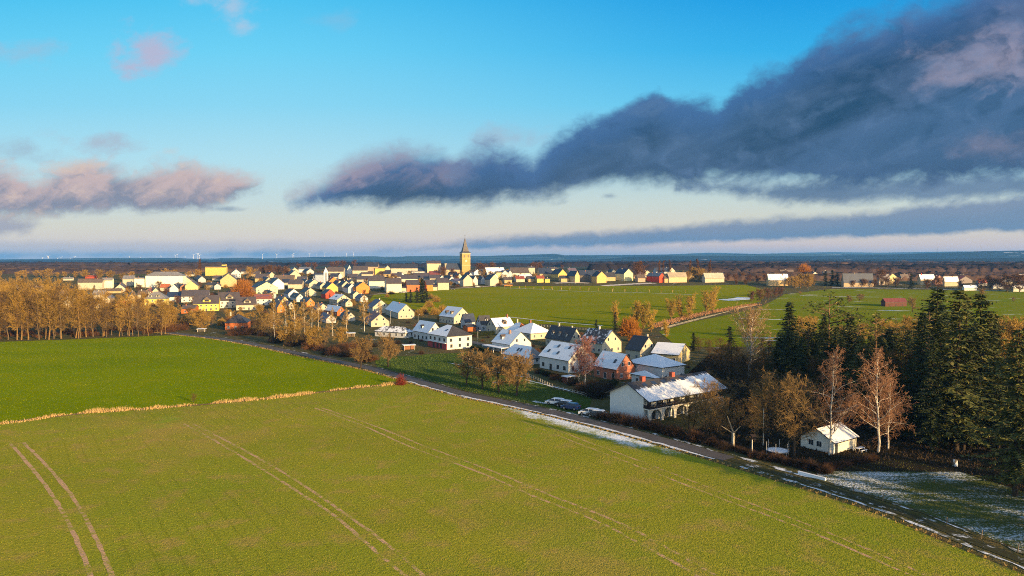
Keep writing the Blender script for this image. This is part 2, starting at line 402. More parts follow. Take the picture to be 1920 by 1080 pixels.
# ------------------------------------------------------------------ ground, fields, lane
def grassmat(name, c1, c2, c3, sc=.02, snow=None, rowdir=None, fine=1.2, bs=.9):
    """meadow / crop ground: three tones in patches, fine tufts, optional lying snow"""
    def f(t, b, g):
        p = g.outputs['Position']
        n = t.noise(p, sc, 4, .6); n2 = t.noise(p, sc * 6, 5, .65); n3 = t.noise(p, fine, 4, .7)
        c = t.mix(t.lin(n, .35, .65), c1, c2)
        c = t.mix(t.ss(n2, .48, .68, 0, .8), c, c3)
        c = t.mix(t.lin(n3, .3, .7, 0, .45), c, mul(c1, .6))
        c = t.mix(t.ss(t.noise(t.scale(p, (sc * .5, sc * 1.5, 1)), 1.0, 3, .5), .4, .65, 0, .35), c, mul(c2, .72))
        if rowdir is not None:
            w = t.new('ShaderNodeTexWave', bands_direction='X'); t.put(w.inputs['Vector'], t.rot(p, rowdir)); w.inputs['Scale'].default_value = .9; w.inputs['Distortion'].default_value = 1.2; w.inputs['Detail Scale'].default_value = 3
            c = t.mix(t.lin(w.outputs[1], 0, 1, 0, .28), c, mul(c3, .75))
        if rowdir is not None:
            w2 = t.new('ShaderNodeTexWave', bands_direction='X'); t.put(w2.inputs['Vector'], t.rot(p, DRILL)); w2.inputs['Scale'].default_value = .11; w2.inputs['Distortion'].default_value = 1.6; w2.inputs['Detail Scale'].default_value = .25
            c = t.mix(t.m('MULTIPLY', t.ss(w2.outputs[1], .93, .99, 0, .26), t.ss(t.noise(p, .035, 3), .42, .6)), c, mul(c2, .42))
            c = t.mix(t.ss(t.noise(p, .016, 4, .6), .52, .68, 0, .5), c, (c3[0], c3[1] * .9, c3[2])); c = t.mix(t.ss(t.noise(t.scale(p, (1, 1, 3)), .05, 4, .65), .6, .75, 0, .5), c, (c2[0] * .8, c2[1] * 1.1, c2[2]))
        if snow: c = snow(t, p, c, n2, n3)
        bump(t, b, t.m('ADD', n3, t.m('MULTIPLY', t.noise(p, fine * 3, 2), .5)), bs, .5)
        return c
    return material(name, f, .95, 0)
def leafmat(name, c1, c2, c3, sc=.05, trans=.0):
    def f(t, b, g):
        p = g.outputs['Position']; r = g.outputs['Random Per Island']
        c = t.mix(t.lin(t.noise(p, sc, 4, .65), .35, .65), c1, c2)
        c = t.mix(t.ss(t.m('ADD', t.m('MULTIPLY', r, .15), t.noise(p, sc * 5, 5, .7)), .52, .78), c, c3)
        return t.mix(t.lin(r, 0, 1, 0, .2), c, mul(c1, .7))
    return material(name, f, .9, 0)
SNOW = (.78, .81, .85)
# the lane, traced along the ground
LANE = [G(*p) for p in [(300, 622), (345, 627), (420, 636), (490, 648), (560, 663), (640, 679), (700, 692), (770, 711), (860, 736), (960, 757), (1030, 772), (1110, 791), (1210, 817), (1340, 853), (1440, 882), (1560, 918), (1660, 950), (1760, 988), (1920, 1052)]]
LANE += [(LANE[-1][0] + 14, LANE[-1][1] - 30), (LANE[-1][0] + 34, LANE[-1][1] - 80), (LANE[-1][0] + 70, LANE[-1][1] - 170)]
LN = smooth_line(LANE, 1.5)
def lane_dist(X, Y): return dist_line(LN, X, Y)
# base sheet of the whole place, out to the horizon
rows = np.unique(np.concatenate([np.arange(-900, 420, 60), np.arange(420, 1250, 5), np.arange(1250, 4200, 150), np.arange(4200, 20001, 800), [20000]]))
colx = np.array([-16000, -6000, -2500, -1200, -700, -450, -300, -200, -100, 0, 100, 200, 300, 450, 700, 1200, 2500, 6000, 16000])
zz = tz(rows); V = np.stack([np.tile(colx, len(rows)), np.repeat(rows, len(colx)), np.repeat(zz, len(colx))], 1)
nc = len(colx); Fq = [(j * nc + i, j * nc + i + 1, j * nc + nc + i + 1, j * nc + nc + i) for j in range(len(rows) - 1) for i in range(nc - 1)]
def groundmat(t, b, g):
    p = g.outputs['Position']; X, Y, Z = t.sep(p)
    n = t.noise(p, .012, 5, .65); n2 = t.noise(p, .12, 5, .7); n3 = t.noise(p, 1.0, 4, .7)
    near = t.mix(t.lin(n, .35, .65), (.12, .10, .03), (.13, .085, .04)); near = t.mix(t.lin(n2, .35, .65), near, (.06, .065, .02))
    near = t.mix(t.ss(t.m('ADD', n2, t.m('MULTIPLY', n3, .3)), .78, .86, 0, .7), near, SNOW)
    # beyond the village: woods and fields that lie in patches on the plain
    q = t.scale(p, (.0009, .0022, 0)); f1 = t.noise(q, 1.0, 3, .5); f2 = t.noise(t.scale(p, (.003, .009, 0)), 1.0, 4, .6)
    far = t.mix(t.ss(f1, .44, .5), (.06, .045, .035), (.05, .065, .035)); far = t.mix(t.ss(f2, .55, .6, 0, .8), far, (.045, .032, .028)); far = t.mix(t.ss(f2, .66, .68, 0, .8), far, (.5, .52, .55))
    bump(t, b, t.m('ADD', n3, n2), .8, .6)
    return t.mix(t.ss(Y, 1150, 1500), near, far)
ground = kind(mk('ground', V, np.array(Fq), material('village_ground', groundmat, .95, .05)), 'structure')

# --- near field of young crop with wheel tracks
bank_line = [G(*p) for p in [(0, 794), (110, 780), (250, 768), (400, 757), (520, 745), (640, 731), (745, 719)]]
lane_edge = []   # near side of the lane
_T = np.gradient(LN, axis=0); _T /= np.linalg.norm(_T, axis=1)[:, None]; _N = np.stack([-_T[:, 1], _T[:, 0]], 1)
def beside(off): return LN + _N * off
dlo = -4.6
side = beside(dlo) if np.mean(beside(dlo)[:, 0]) < np.mean(LN[:, 0]) else beside(-dlo)
LEFT = -1 if np.mean((LN - _N)[:, 0]) < np.mean(LN[:, 0]) else 1
side = beside(LEFT * 4.2)
corner = np.array(bank_line[-1])
k0 = int(np.argmin(np.hypot(*(side - corner).T))) + 2
near_poly = [(-230, 16), (-230, bank_line[0][1] - 22)] + bank_line + [tuple(p) for p in side[k0::4]] + [(side[-1][0], 16)]
near_poly = [p for p in near_poly if p[1] >= 16]
lane_a, lane_b = np.array(G(1010, 772)), np.array(G(1560, 918)); ld = (lane_b - lane_a) / np.linalg.norm(lane_b - lane_a); ln_ = np.array([ld[1], -ld[0]])
if ln_[0] > 0: ln_ = -ln_
def lanesnow(t, p, c, n2, n3):
    X, Y, Z = t.sep(p)
    dd = t.m('ADD', t.m('MULTIPLY', t.m('SUBTRACT', X, float(lane_a[0])), float(ln_[0])), t.m('MULTIPLY', t.m('SUBTRACT', Y, float(lane_a[1])), float(ln_[1])))
    al = t.m('ADD', t.m('MULTIPLY', t.m('SUBTRACT', X, float(lane_a[0])), float(ld[0])), t.m('MULTIPLY', t.m('SUBTRACT', Y, float(lane_a[1])), float(ld[1])))
    k = t.m('MULTIPLY', t.m('MULTIPLY', t.ss(dd, 13, 2), t.ss(al, -24, 2)), t.ss(al, 70, 30))
    s = t.ss(t.m('ADD', t.m('ADD', t.m('MULTIPLY', n2, .7), t.m('MULTIPLY', n3, .7)), t.m('MULTIPLY', k, .55)), 1.0, 1.32)
    return t.mix(t.m('MULTIPLY', s, t.ss(k, 0, .15)), c, SNOW)
_a, _b = np.array(G(700, 798)), np.array(G(1220, 1030)); DRILL = math.pi / 2 - math.atan2(*(_b - _a)[::-1])
NF = ((.31, .295, .022), (.225, .28, .014), (.40, .275, .075))
near_field = sheet('crop_field', near_poly, grassmat('crop_ground', *NF, sc=.03, snow=lanesnow, rowdir=R(55), fine=1.6, bs=.55), .02, 24, 2.5)
TRACKS = [[(20, 832), (62, 880), (100, 932), (138, 1000), (172, 1085), (185, 1140)], [(44, 830), (92, 878), (136, 932), (178, 1005), (212, 1085), (225, 1140)],
          [(345, 795), (430, 842), (530, 904), (620, 962), (700, 1030), (765, 1085), (810, 1130)], [(362, 795), (450, 840), (550, 898), (645, 962), (725, 1020), (800, 1085), (850, 1130)],
          [(590, 765), (680, 798), (770, 838), (900, 886), (1000, 930), (1120, 978), (1220, 1030), (1315, 1085), (1380, 1130)], [(604, 765), (700, 798), (800, 838), (930, 886), (1035, 930), (1160, 980), (1255, 1030), (1350, 1085), (1410, 1130)],
          [(930, 770), (1060, 822), (1200, 876), (1340, 930), (1480, 982), (1620, 1040), (1720, 1085)], [(955, 770), (1085, 822), (1230, 876), (1370, 930), (1510, 982), (1650, 1040), (1760, 1090)]]
def soilmat(a):
    def f(t, b, g):
        p = g.outputs['Position']; n = t.noise(p, .8, 4, .7)
        bump(t, b, t.noise(p, 3, 3), .8, .15)
        return t.mix(t.ss(t.m('ADD', n, t.m('MULTIPLY', t.noise(p, .09, 3), .6)), .62 + a, .86 + a), (.50, .30, .16), mul(NF[0], .85))
    return material('track_soil_%.2f' % a, f, .95, .05)
TW = [(.62, -.1), (.62, -.1), (.6, -.08), (.6, -.08), (.6, -.06), (.6, -.06), (.55, -.03), (.55, -.03)]
TL = []
TL = []
for i, (tr, (w, a)) in enumerate(zip(TRACKS, TW)):
    L = [G(*p) for p in tr]; TL.append((smooth_line(L, 2), w, i)); ribbon('wheel_track', L, w, soilmat(-a), .03 + .004 * (i % 2), jit=.06)
def crop(y0, y1, dens, h, w):
    pl = [(x, y) for x, y in near_poly]
    X, Y = scatter(pl, dens); k = (Y >= y0) & (Y < y1) & (np.abs(X) < Y * .86 + 12)
    X, Y = X[k], Y[k]
    keep = np.ones(len(X), bool)
    for L, wd, i in TL:
        m = np.zeros(len(X), bool); d = dist_line(L, X, Y)
        keep &= ~((d < wd * .8) & (rng.random(len(X)) < (.92 if i < 4 else .55)))
    X, Y = X[keep], Y[keep]
    # rows of the seed drill, one direction over the field
    a = R(62); q = X * math.sin(a) - Y * math.cos(a); s = np.round(q / .5) * .5 - q; X = X + s * .4 * math.sin(a); Y = Y - s * .4 * math.cos(a)
    return X, Y
parts_ = [crop(*a) + (a[3], a[4]) for a in [(60, 110, 7, .12, .08), (110, 150, 3.5, .13, .1), (150, 260, 1.5, .14, .14)]]
Xs = np.concatenate([p[0] for p in parts_]); Ys = np.concatenate([p[1] for p in parts_])
hs = np.concatenate([np.full(len(p[0]), p[2]) for p in parts_]); ws = np.concatenate([np.full(len(p[0]), p[3]) for p in parts_])
dl = lane_dist(Xs, Ys); kp = ~((dl < 14) & (rng.random(len(Xs)) < .55) & (Ys > 110) & (Ys < 190))
blades('crop_leaves', Xs[kp], Ys[kp], hs[kp], ws[kp], leafmat('crop_leaf', *[mul(c, .72) for c in NF], sc=.03), .7)

# --- darker green field on the left, behind a ridge of dry grass
lf_top = [G(*p) for p in [(0, 641), (150, 636), (310, 629)]]
k1 = int(np.argmin(np.hypot(*(side - np.array(G(330, 630))).T)))
left_poly = [(bank_line[0][0] - 90, bank_line[0][1] - 18)] + bank_line + [tuple(p) for p in side[k1:k0:6]][::-1] + lf_top[::-1] + [(lf_top[0][0] - 120, lf_top[0][1])]
LF = ((.21, .25, .001), (.165, .235, .001), (.25, .26, .003))
sheet('grass_field', left_poly, grassmat('lush_grass', *LF, sc=.02, fine=1.0, bs=.4), .026, 20, 4)
X, Y = scatter(left_poly, .9); k = X > -Y * .86 - 12; X, Y = X[k], Y[k]
blades('field_grass', X, Y, .14, .24, leafmat('lush_leaf', *[mul(c, .75) for c in LF], sc=.02), .7)
# dry ridge
dry = leafmat('dry_leaf', (.5, .34, .14), (.42, .26, .1), (.6, .44, .22), .3)
L = smooth_line([(bank_line[0][0] - 40, bank_line[0][1] - 7)] + bank_line, .5); n = 8000
i = rng.integers(0, len(L) - 1, n); X = L[i, 0] + rng.normal(0, .55, n) + rng.uniform(0, .5, n); Y = L[i, 1] + rng.normal(0, .62, n)
ribbon('field_ridge', bank_line, 2.0, grassmat('dry_ground', (.26, .18, .08), (.22, .15, .06), (.3, .2, .1), .1), .05, jit=.25)
_w = np.sin(X * .31) * np.sin(X * .13) + np.sin(X * .9) * .5; _k = rng.random(n) < .55 + .45 * _w; X, Y, _w = X[_k], Y[_k], _w[_k]; Y = Y + np.sin(X * .21) * .8
blades('dry_grass', X, Y, .7 * (1 + .55 * _w), .13, dry, .4)

# --- the lane: asphalt, snowy verges, ditch grass
def lanemat(t, b, g):
    p = g.outputs['Position']; n = t.noise(p, .5, 5, .7); n2 = t.noise(p, .06, 3)
    bump(t, b, t.noise(p, 8, 3), .3, .02)
    return t.mix(t.lin(t.m('ADD', n, t.m('MULTIPLY', n2, .5)), .4, 1.0), (.055, .047, .044), (.11, .095, .085))
kA = int(np.argmin(np.hypot(*(LN - np.array(G(1400, 870))).T)))
ribbon('lane', LN[:kA:5], 4.0, material('lane_asphalt', lanemat, .8, .3), .07, thick=.12)
def trackmat(t, b, g):
    p = g.outputs['Position']; n = t.noise(p, .35, 5, .7); n2 = t.noise(p, 1.8, 4, .7)
    c = t.mix(t.lin(n2, .3, .7), (.04, .032, .02), (.06, .065, .025))
    return t.mix(t.ss(t.m('ADD', n, t.m('MULTIPLY', n2, .3)), .70, .86), c, mul(SNOW, .85))
ribbon('farm_track', LN[kA - 6::5], 2.1, material('track_mud', trackmat, .95, .05), .055)
def vergemat(cov):
    def f(t, b, g):
        p = g.outputs['Position']; n = t.noise(p, .22, 4, .7); n2 = t.noise(p, 1.6, 4, .7)
        c = t.mix(t.lin(n2, .3, .7), (.10, .085, .03), (.05, .055, .02))
        bump(t, b, n2, .6, .2)
        return t.mix(t.ss(t.m('ADD', n, t.m('MULTIPLY', n2, .35)), cov, cov + .14), c, mul(SNOW, .85))
    return material('verge_%.2f' % cov, f, .9, .1)
kB = int(np.argmin(np.hypot(*(LN - np.array(G(780, 714))).T)))
ribbon('verge', LN[:kB + 1:5], 1.0, vergemat(.72), .062, off=LEFT * 2.6, jit=.2)
ribbon('verge', LN[kB:kA:5], 1.0, vergemat(.50), .066, off=LEFT * 2.7, jit=.2)
ribbon('verge', LN[kA:-60:5], 0.8, vergemat(.62), .070, off=LEFT * 2.2, jit=.25)
ribbon('verge', LN[:kA:5], 1.0, vergemat(.72), .074, off=-LEFT * 2.9, jit=.25)
ribbon('verge', LN[kA - 40:-80:5], 0.7, vergemat(.66), .078, off=-LEFT * 2.6, jit=.3)
n = 4200; i = rng.integers(0, len(LN) - 90, n); o = LEFT * rng.normal(3.9, .45, n); X, Y = (LN + 0)[i, 0] + _N[i, 0] * o, LN[i, 1] + _N[i, 1] * o
blades('verge_grass', X, Y, .4, .14, leafmat('verge_leaf', (.3, .2, .08), (.22, .17, .05), (.38, .27, .12), .2), .3)

# --- meadow strip between the lane and the houses
kM0, kM1 = [int(np.argmin(np.hypot(*(LN - np.array(G(*p))).T))) for p in [(690, 690), (1120, 794)]]
rside = beside(-LEFT * 3.4)
strip_poly = [tuple(p) for p in rside[kM0:kM1:5]] + [G(*p) for p in [(1110, 745), (1040, 730), (985, 705), (900, 690), (860, 672), (880, 661), (800, 664), (745, 672), (700, 668)]]
MG = ((.075, .115, .022), (.06, .1, .02), (.1, .12, .04))
def patchsnow(cov):
    def f(t, p, c, n2, n3): return t.mix(t.ss(t.m('ADD', t.noise(p, .07, 5, .7), t.m('MULTIPLY', n3, .2)), cov, cov + .05), c, SNOW)
    return f
sheet('meadow', strip_poly, grassmat('meadow_grass', *MG, sc=.05, snow=patchsnow(.76)), .03, 16, 2)
X, Y = scatter(strip_poly, 4); blades('meadow_leaves', X, Y, .25, .25, leafmat('meadow_leaf', *MG, sc=.05), .4)
for pts, w in [([(985, 712), (1040, 726), (1095, 739), (1120, 742)], .8), ([(890, 690), (930, 698), (990, 708)], .6), ([(840, 680), (880, 688), (930, 697)], .7), ([(1000, 752), (1022, 756), (1050, 757)], 1.6)]:
    ribbon('snow_edge', [G(*p) for p in pts], w, vergemat(.46), .06, jit=.2)
# --- frosted meadow by the forest, lower right
k2 = int(np.argmin(np.hypot(*(LN - np.array(G(1545, 900))).T)))
paddock_poly = [tuple(p) for p in rside[k2:-40:5]] + [(125, 40), (135, 90)] + [G(*p) for p in [(2050, 950), (1920, 922), (1850, 898), (1780, 880), (1700, 863), (1640, 868), (1530, 884)]]
def frost(t, p, c, n2, n3):
    s = t.noise(t.rot(p, R(-50), (.06, .5, 1)), 1.0, 5, .65); s2 = t.noise(p, .06, 3, .6)
    edge = t.lin(t.noise(p, 2.2, 4, .75), .3, .7)
    k = t.ss(t.m('ADD', t.m('ADD', t.m('MULTIPLY', s, .5), t.m('MULTIPLY', s2, .6)), t.m('MULTIPLY', edge, .3)), .67, .88)
    return t.mix(t.m('MULTIPLY', k, .8), c, SNOW)
PG = ((.08, .11, .028), (.09, .10, .03), (.12, .105, .045))
sheet('paddock', paddock_poly, grassmat('paddock_grass', *PG, sc=.08, snow=frost), .03, 20, 1.5)
X, Y = scatter(paddock_poly, 6); k = rng.random(len(X)) < .6; blades('paddock_grass', X[k], Y[k], .2, .16, leafmat('paddock_leaf', *PG, sc=.08), .4)
# --- big field in the middle, meadows on the right
mid_poly = [G(*p) for p in [(690, 566), (700, 553), (770, 548), (845, 542), (940, 537), (1060, 536), (1250, 536), (1400, 534), (1440, 545), (1425, 566), (1290, 596), (1210, 616), (1120, 616), (1030, 608), (940, 606), (860, 600), (800, 585), (740, 572)]]
MF = ((.225, .225, .001), (.18, .215, .001), (.265, .23, .003))
def farsnow(cov, sx=.02, sy=.09):
    def f(t, p, c, n2, n3): return t.mix(t.ss(t.noise(t.scale(p, (sx, sy, 1)), 1.0, 4, .6), cov, cov + .05, 0, .85), c, SNOW)
    return f
sheet('pasture', mid_poly, grassmat('pasture_grass', *MF, sc=.012, snow=farsnow(.74), fine=.6, bs=.35), .06, 20, 5)
right_poly = [G(*p) for p in [(1235, 622), (1300, 603), (1420, 578), (1470, 552), (1560, 542), (1700, 543), (2100, 546), (2700, 556), (2700, 640), (1920, 650), (1500, 652), (1270, 650)]]
RG = ((.15, .205, .004), (.195, .205, .004), (.24, .21, .02))
sheet('pasture', right_poly, grassmat('orchard_grass', *RG, sc=.02, snow=farsnow(.64), fine=.6, bs=.35), .068, 20, 4)
for pl, dn, nm, cc, s in [(mid_poly, .5, 'pasture_leaves', MF, .012), (right_poly, .6, 'orchard_leaves', RG, .02)]:
    X, Y = scatter(pl, dn); blades(nm, X, Y, .15, .32, leafmat(nm, *[mul(q, .75) for q in cc], sc=s), .7)
# snow lines on the fields, gravel path behind them
for pts, w, cv in [([(948, 594), (985, 598), (1030, 603), (1090, 608), (1130, 611)], 1.6, .36), ([(935, 540), (1000, 542), (1100, 547), (1200, 549), (1310, 553)], 1.0, .45), ([(1500, 554), (1560, 556), (1625, 557)], 1.6, .45), ([(1560, 539), (1700, 541), (1800, 544), (1920, 546)], 3, .5)]:
    ribbon('snow_line', [G(*p) for p in pts], w, vergemat(cv), .15, jit=.2)
ribbon('gravel_path', [G(*p) for p in [(700, 552), (770, 547), (850, 541), (900, 538), (935, 535), (960, 532)]], 5, plain('gravel', (.42, .34, .24), .9, .1), .12)
for pts, w in [([(1040, 531), (1075, 530), (1105, 531)], 9), ([(1130, 536), (1180, 533), (1225, 531)], 12)]:
    ribbon('frozen_yard', [G(*p) for p in pts], w, plain('frosted_sand', (.55, .48, .42), .9, .1), .13, jit=.8)
ribbon('frosty_hollow', [G(*p) for p in [(1355, 563), (1385, 561), (1400, 558)]], 16, vergemat(.4), .14, jit=1)
ribbon('dry_strip', [G(*p) for p in [(1225, 613), (1260, 602), (1320, 588), (1380, 577), (1415, 571)]], 9, grassmat('rust_ground', (.3, .16, .09), (.26, .14, .07), (.34, .2, .11), .1, fine=.8), .14, jit=.5)
L = smooth_line([G(*p) for p in [(1225, 613), (1260, 602), (1320, 588), (1380, 577), (1415, 571)]], 1); n = 5000; i = rng.integers(0, len(L) - 1, n)
blades('rust_weeds', L[i, 0] + rng.normal(0, 2.2, n), L[i, 1] + rng.normal(0, 2.4, n), .9, .4, leafmat('rust_leaf', (.34, .17, .08), (.28, .14, .06), (.42, .26, .14), .2), .3)
# village streets seen between the houses
ribbon('street', [G(*p) for p in [(905, 650), (935, 652), (880, 640), (850, 628)][::-1]], 5, MATS['lane_asphalt'], .06)

# ------------------------------------------------------------------ far woods and hills
def woodmat(name, c1, c2, sc=.02):
    def f(t, b, g):
        p = g.outputs['Position']; n = t.noise(p, sc, 4, .65); n2 = t.noise(p, sc * 5, 4, .7)
        return t.mix(t.lin(n2, .3, .7, 0, .55), t.mix(t.lin(n, .35, .65), c1, c2), mul(c1, .45))
    return material(name, f, .95, .02)
def canopy(name, x0p, x1p, D0, D1, h, m, cell, hump=1.0, label=None):
    """a wood seen from afar: a closed canopy of crowns standing on the plain"""
    nx = int((x1p - x0p) / F * (D0 + D1) / 2 / cell); ny = max(3, int((D1 - D0) / cell / 1.6))
    us = np.linspace((x0p - 960) / F, (x1p - 960) / F, nx + 1); Ys = np.linspace(D0, D1, ny + 1)
    U, YY = np.meshgrid(us, Ys); XX = U * YY + rng.normal(0, cell * .3, U.shape); YY = YY + rng.normal(0, cell * .3, U.shape)
    e = np.minimum(np.minimum(np.arange(ny + 1)[:, None], ny - np.arange(ny + 1)[:, None]), np.minimum(np.arange(nx + 1)[None], nx - np.arange(nx + 1)[None]))
    big = np.sin(U * 23 + D0) * .5 + np.sin(U * 57 + YY * .004) * .3
    Z = tz(YY) + np.where(e > 0, h * (.72 + .16 * big * hump) + rng.normal(0, h * .16, U.shape), -1.0)
    n1_ = nx + 1; Fq = np.array([(j * n1_ + i, j * n1_ + i + 1, j * n1_ + n1_ + i + 1, j * n1_ + n1_ + i) for j in range(ny) for i in range(nx)])
    return kind(mk(name, np.stack([XX.ravel(), YY.ravel(), Z.ravel()], 1), Fq, m), 'stuff')
wb = woodmat('brown_wood', (.105, .068, .055), (.07, .048, .044)); wd = woodmat('dark_wood', (.028, .024, .028), (.055, .04, .038)); wr = woodmat('rust_wood', (.15, .088, .055), (.09, .06, .045))
canopy('woods', 1345, 2150, 860, 940, 7, wr, 4)
canopy('woods', 1300, 2150, 985, 1130, 9, wb, 5)
canopy('woods', -300, 560, 1080, 1180, 7, wr, 6)
canopy('woods', -300, 330, 985, 1055, 6, wb, 5)
canopy('woods', 1100, 2200, 1230, 1400, 11, wd, 8)
canopy('woods', 1180, 2300, 1480, 1700, 12, wb, 9)
canopy('woods', 1050, 2300, 1850, 2150, 14, wd, 12)
canopy('woods', 1150, 2300, 2300, 2700, 16, wb, 14)
canopy('woods', 1000, 2300, 2900, 3500, 18, wd, 18)
canopy('woods', -300, 520, 1300, 1420, 9, wb, 8)
canopy('woods', -300, 420, 1700, 1950, 12, wb, 11)
canopy('woods', -300, 700, 2400, 2800, 14, wd, 15)
canopy('woods', 360, 1120, 2000, 2300, 10, wd, 13)
def hillmat(name, wood, field, snow, sx, cut):
    def f(t, b, g):
        p = g.outputs['Position']; q = t.scale(p, (sx, sx * 2.2, .02))
        n = t.noise(q, 1.0, 4, .6); n2 = t.noise(t.scale(p, (sx * 1.3, sx * 1.3, .035)), 1.0, 4, .55, .6)
        c = t.mix(t.ss(n, .44, .5), wood, field); return t.mix(t.ss(n2, cut, cut + .03), c, snow)
    return material(name, f, .95, .02)
H1 = hillmat('wooded_hill', (.012, .018, .024), (.02, .026, .026), (.5, .54, .6), .0016, .66)
H2 = hillmat('field_hill', (.014, .024, .03), (.05, .08, .08), (.5, .56, .62), .0012, .68)
def ridge(D, tops, depth, m, rough, name='hills'):
    """a range of hills at its real distance: front slope, crest, back slope"""
    xs = np.arange(-350, 2270, 5.0); t_ = np.interp(xs, [p[0] for p in tops], [p[1] for p in tops])
    t_ = 488 - (488 - t_) * 1.08
    k = np.cumsum(rng.normal(0, 1, len(xs))); k -= np.linspace(k[0], k[-1], len(xs)); k = k / (np.abs(k).max() + 1e-9)
    t_ = t_ - k * rough + rng.normal(0, rough * .12, len(xs))
    prof = [(-1.0, 0), (-.6, .22), (-.3, .55), (-.12, .85), (0, 1), (.25, .9), (1.0, 0)]
    V = []
    for s_, hf in prof:
        for px, ty in zip(xs, t_):
            dx, dy, dz = ray(px, ty); ztop = CH + dz / dy * D; Yk = D + s_ * depth; zb = float(tz(Yk)) - 2
            V.append((dx / dy * D * (1 + .3 * s_ * depth / D), Yk, zb + max(1, ztop - zb) * hf))
    n = len(xs); Fq = np.array([(j * n + i, j * n + i + 1, j * n + n + i + 1, j * n + n + i) for j in range(len(prof) - 1) for i in range(n - 1)])
    return kind(mk(name, V, Fq, m, smooth=True), 'structure')
ridge(4300, [(-350, 492), (0, 491), (300, 491), (380, 492), (640, 494), (800, 497), (980, 494), (1080, 491), (1250, 488), (1500, 486), (1700, 486), (1920, 484), (2270, 482)], 500, H1, 1.0)
ridge(6500, [(-350, 489), (100, 488), (250, 487), (380, 488), (520, 487), (640, 489), (720, 490), (840, 489), (1000, 488), (1130, 486), (1180, 482), (1330, 480), (1500, 481), (1640, 479), (1760, 475), (1850, 472), (1920, 471), (2270, 470)], 900, H1, .7)
ridge(8500, [(-350, 490), (0, 487), (130, 485), (180, 484), (330, 484), (370, 486), (405, 487), (415, 484), (470, 484), (495, 487), (530, 484), (570, 483), (600, 482), (700, 481), (745, 483), (760, 481), (830, 480), (900, 481), (980, 479), (1040, 477), (1060, 480), (1160, 480), (1280, 478), (1400, 477), (2270, 476)], 1200, H2, .5)
ridge(12500, [(-350, 487), (0, 486), (400, 485), (700, 482), (1000, 480), (1250, 478), (1330, 475), (1420, 477), (1560, 474), (1640, 475), (1800, 473), (2270, 474)], 1500, H2, .6)
# ------------------------------------------------------------------ trees
class Segs:
    def __init__(s): s.a = []; s.b = []; s.ra = []; s.rb = []
    def add(s, a, b, ra, rb): s.a.append(a); s.b.append(b); s.ra.append(ra); s.rb.append(rb)
    def mesh(s, name, mat, k, parent=None):
        A, B = np.array(s.a, float), np.array(s.b, float); ra, rb = np.array(s.ra)[:, None], np.array(s.rb)[:, None]
        D = B - A; D /= np.linalg.norm(D, axis=1)[:, None] + 1e-9
        ref = np.where(np.abs(D[:, 2:3]) > .9, np.array([[1., 0, 0]]), np.array([[0, 0, 1.]]))
        U = np.cross(D, ref); U /= np.linalg.norm(U, axis=1)[:, None]; W_ = np.cross(D, U)
        n = len(A); V = np.empty((n, 2 * k, 3))
        for i in range(k):
            q = 2 * np.pi * i / k; o = U * math.cos(q) + W_ * math.sin(q)
            V[:, i] = A + o * ra; V[:, k + i] = B + o * rb
        base = (np.arange(n) * 2 * k)[:, None]
        Fq = np.concatenate([base + np.array([[i, (i + 1) % k, k + (i + 1) % k, k + i]]) for i in range(k)], 0)
        return mk(name, V.reshape(-1, 3), Fq, mat, parent)
def unit(v): return v / (np.linalg.norm(v) + 1e-9)
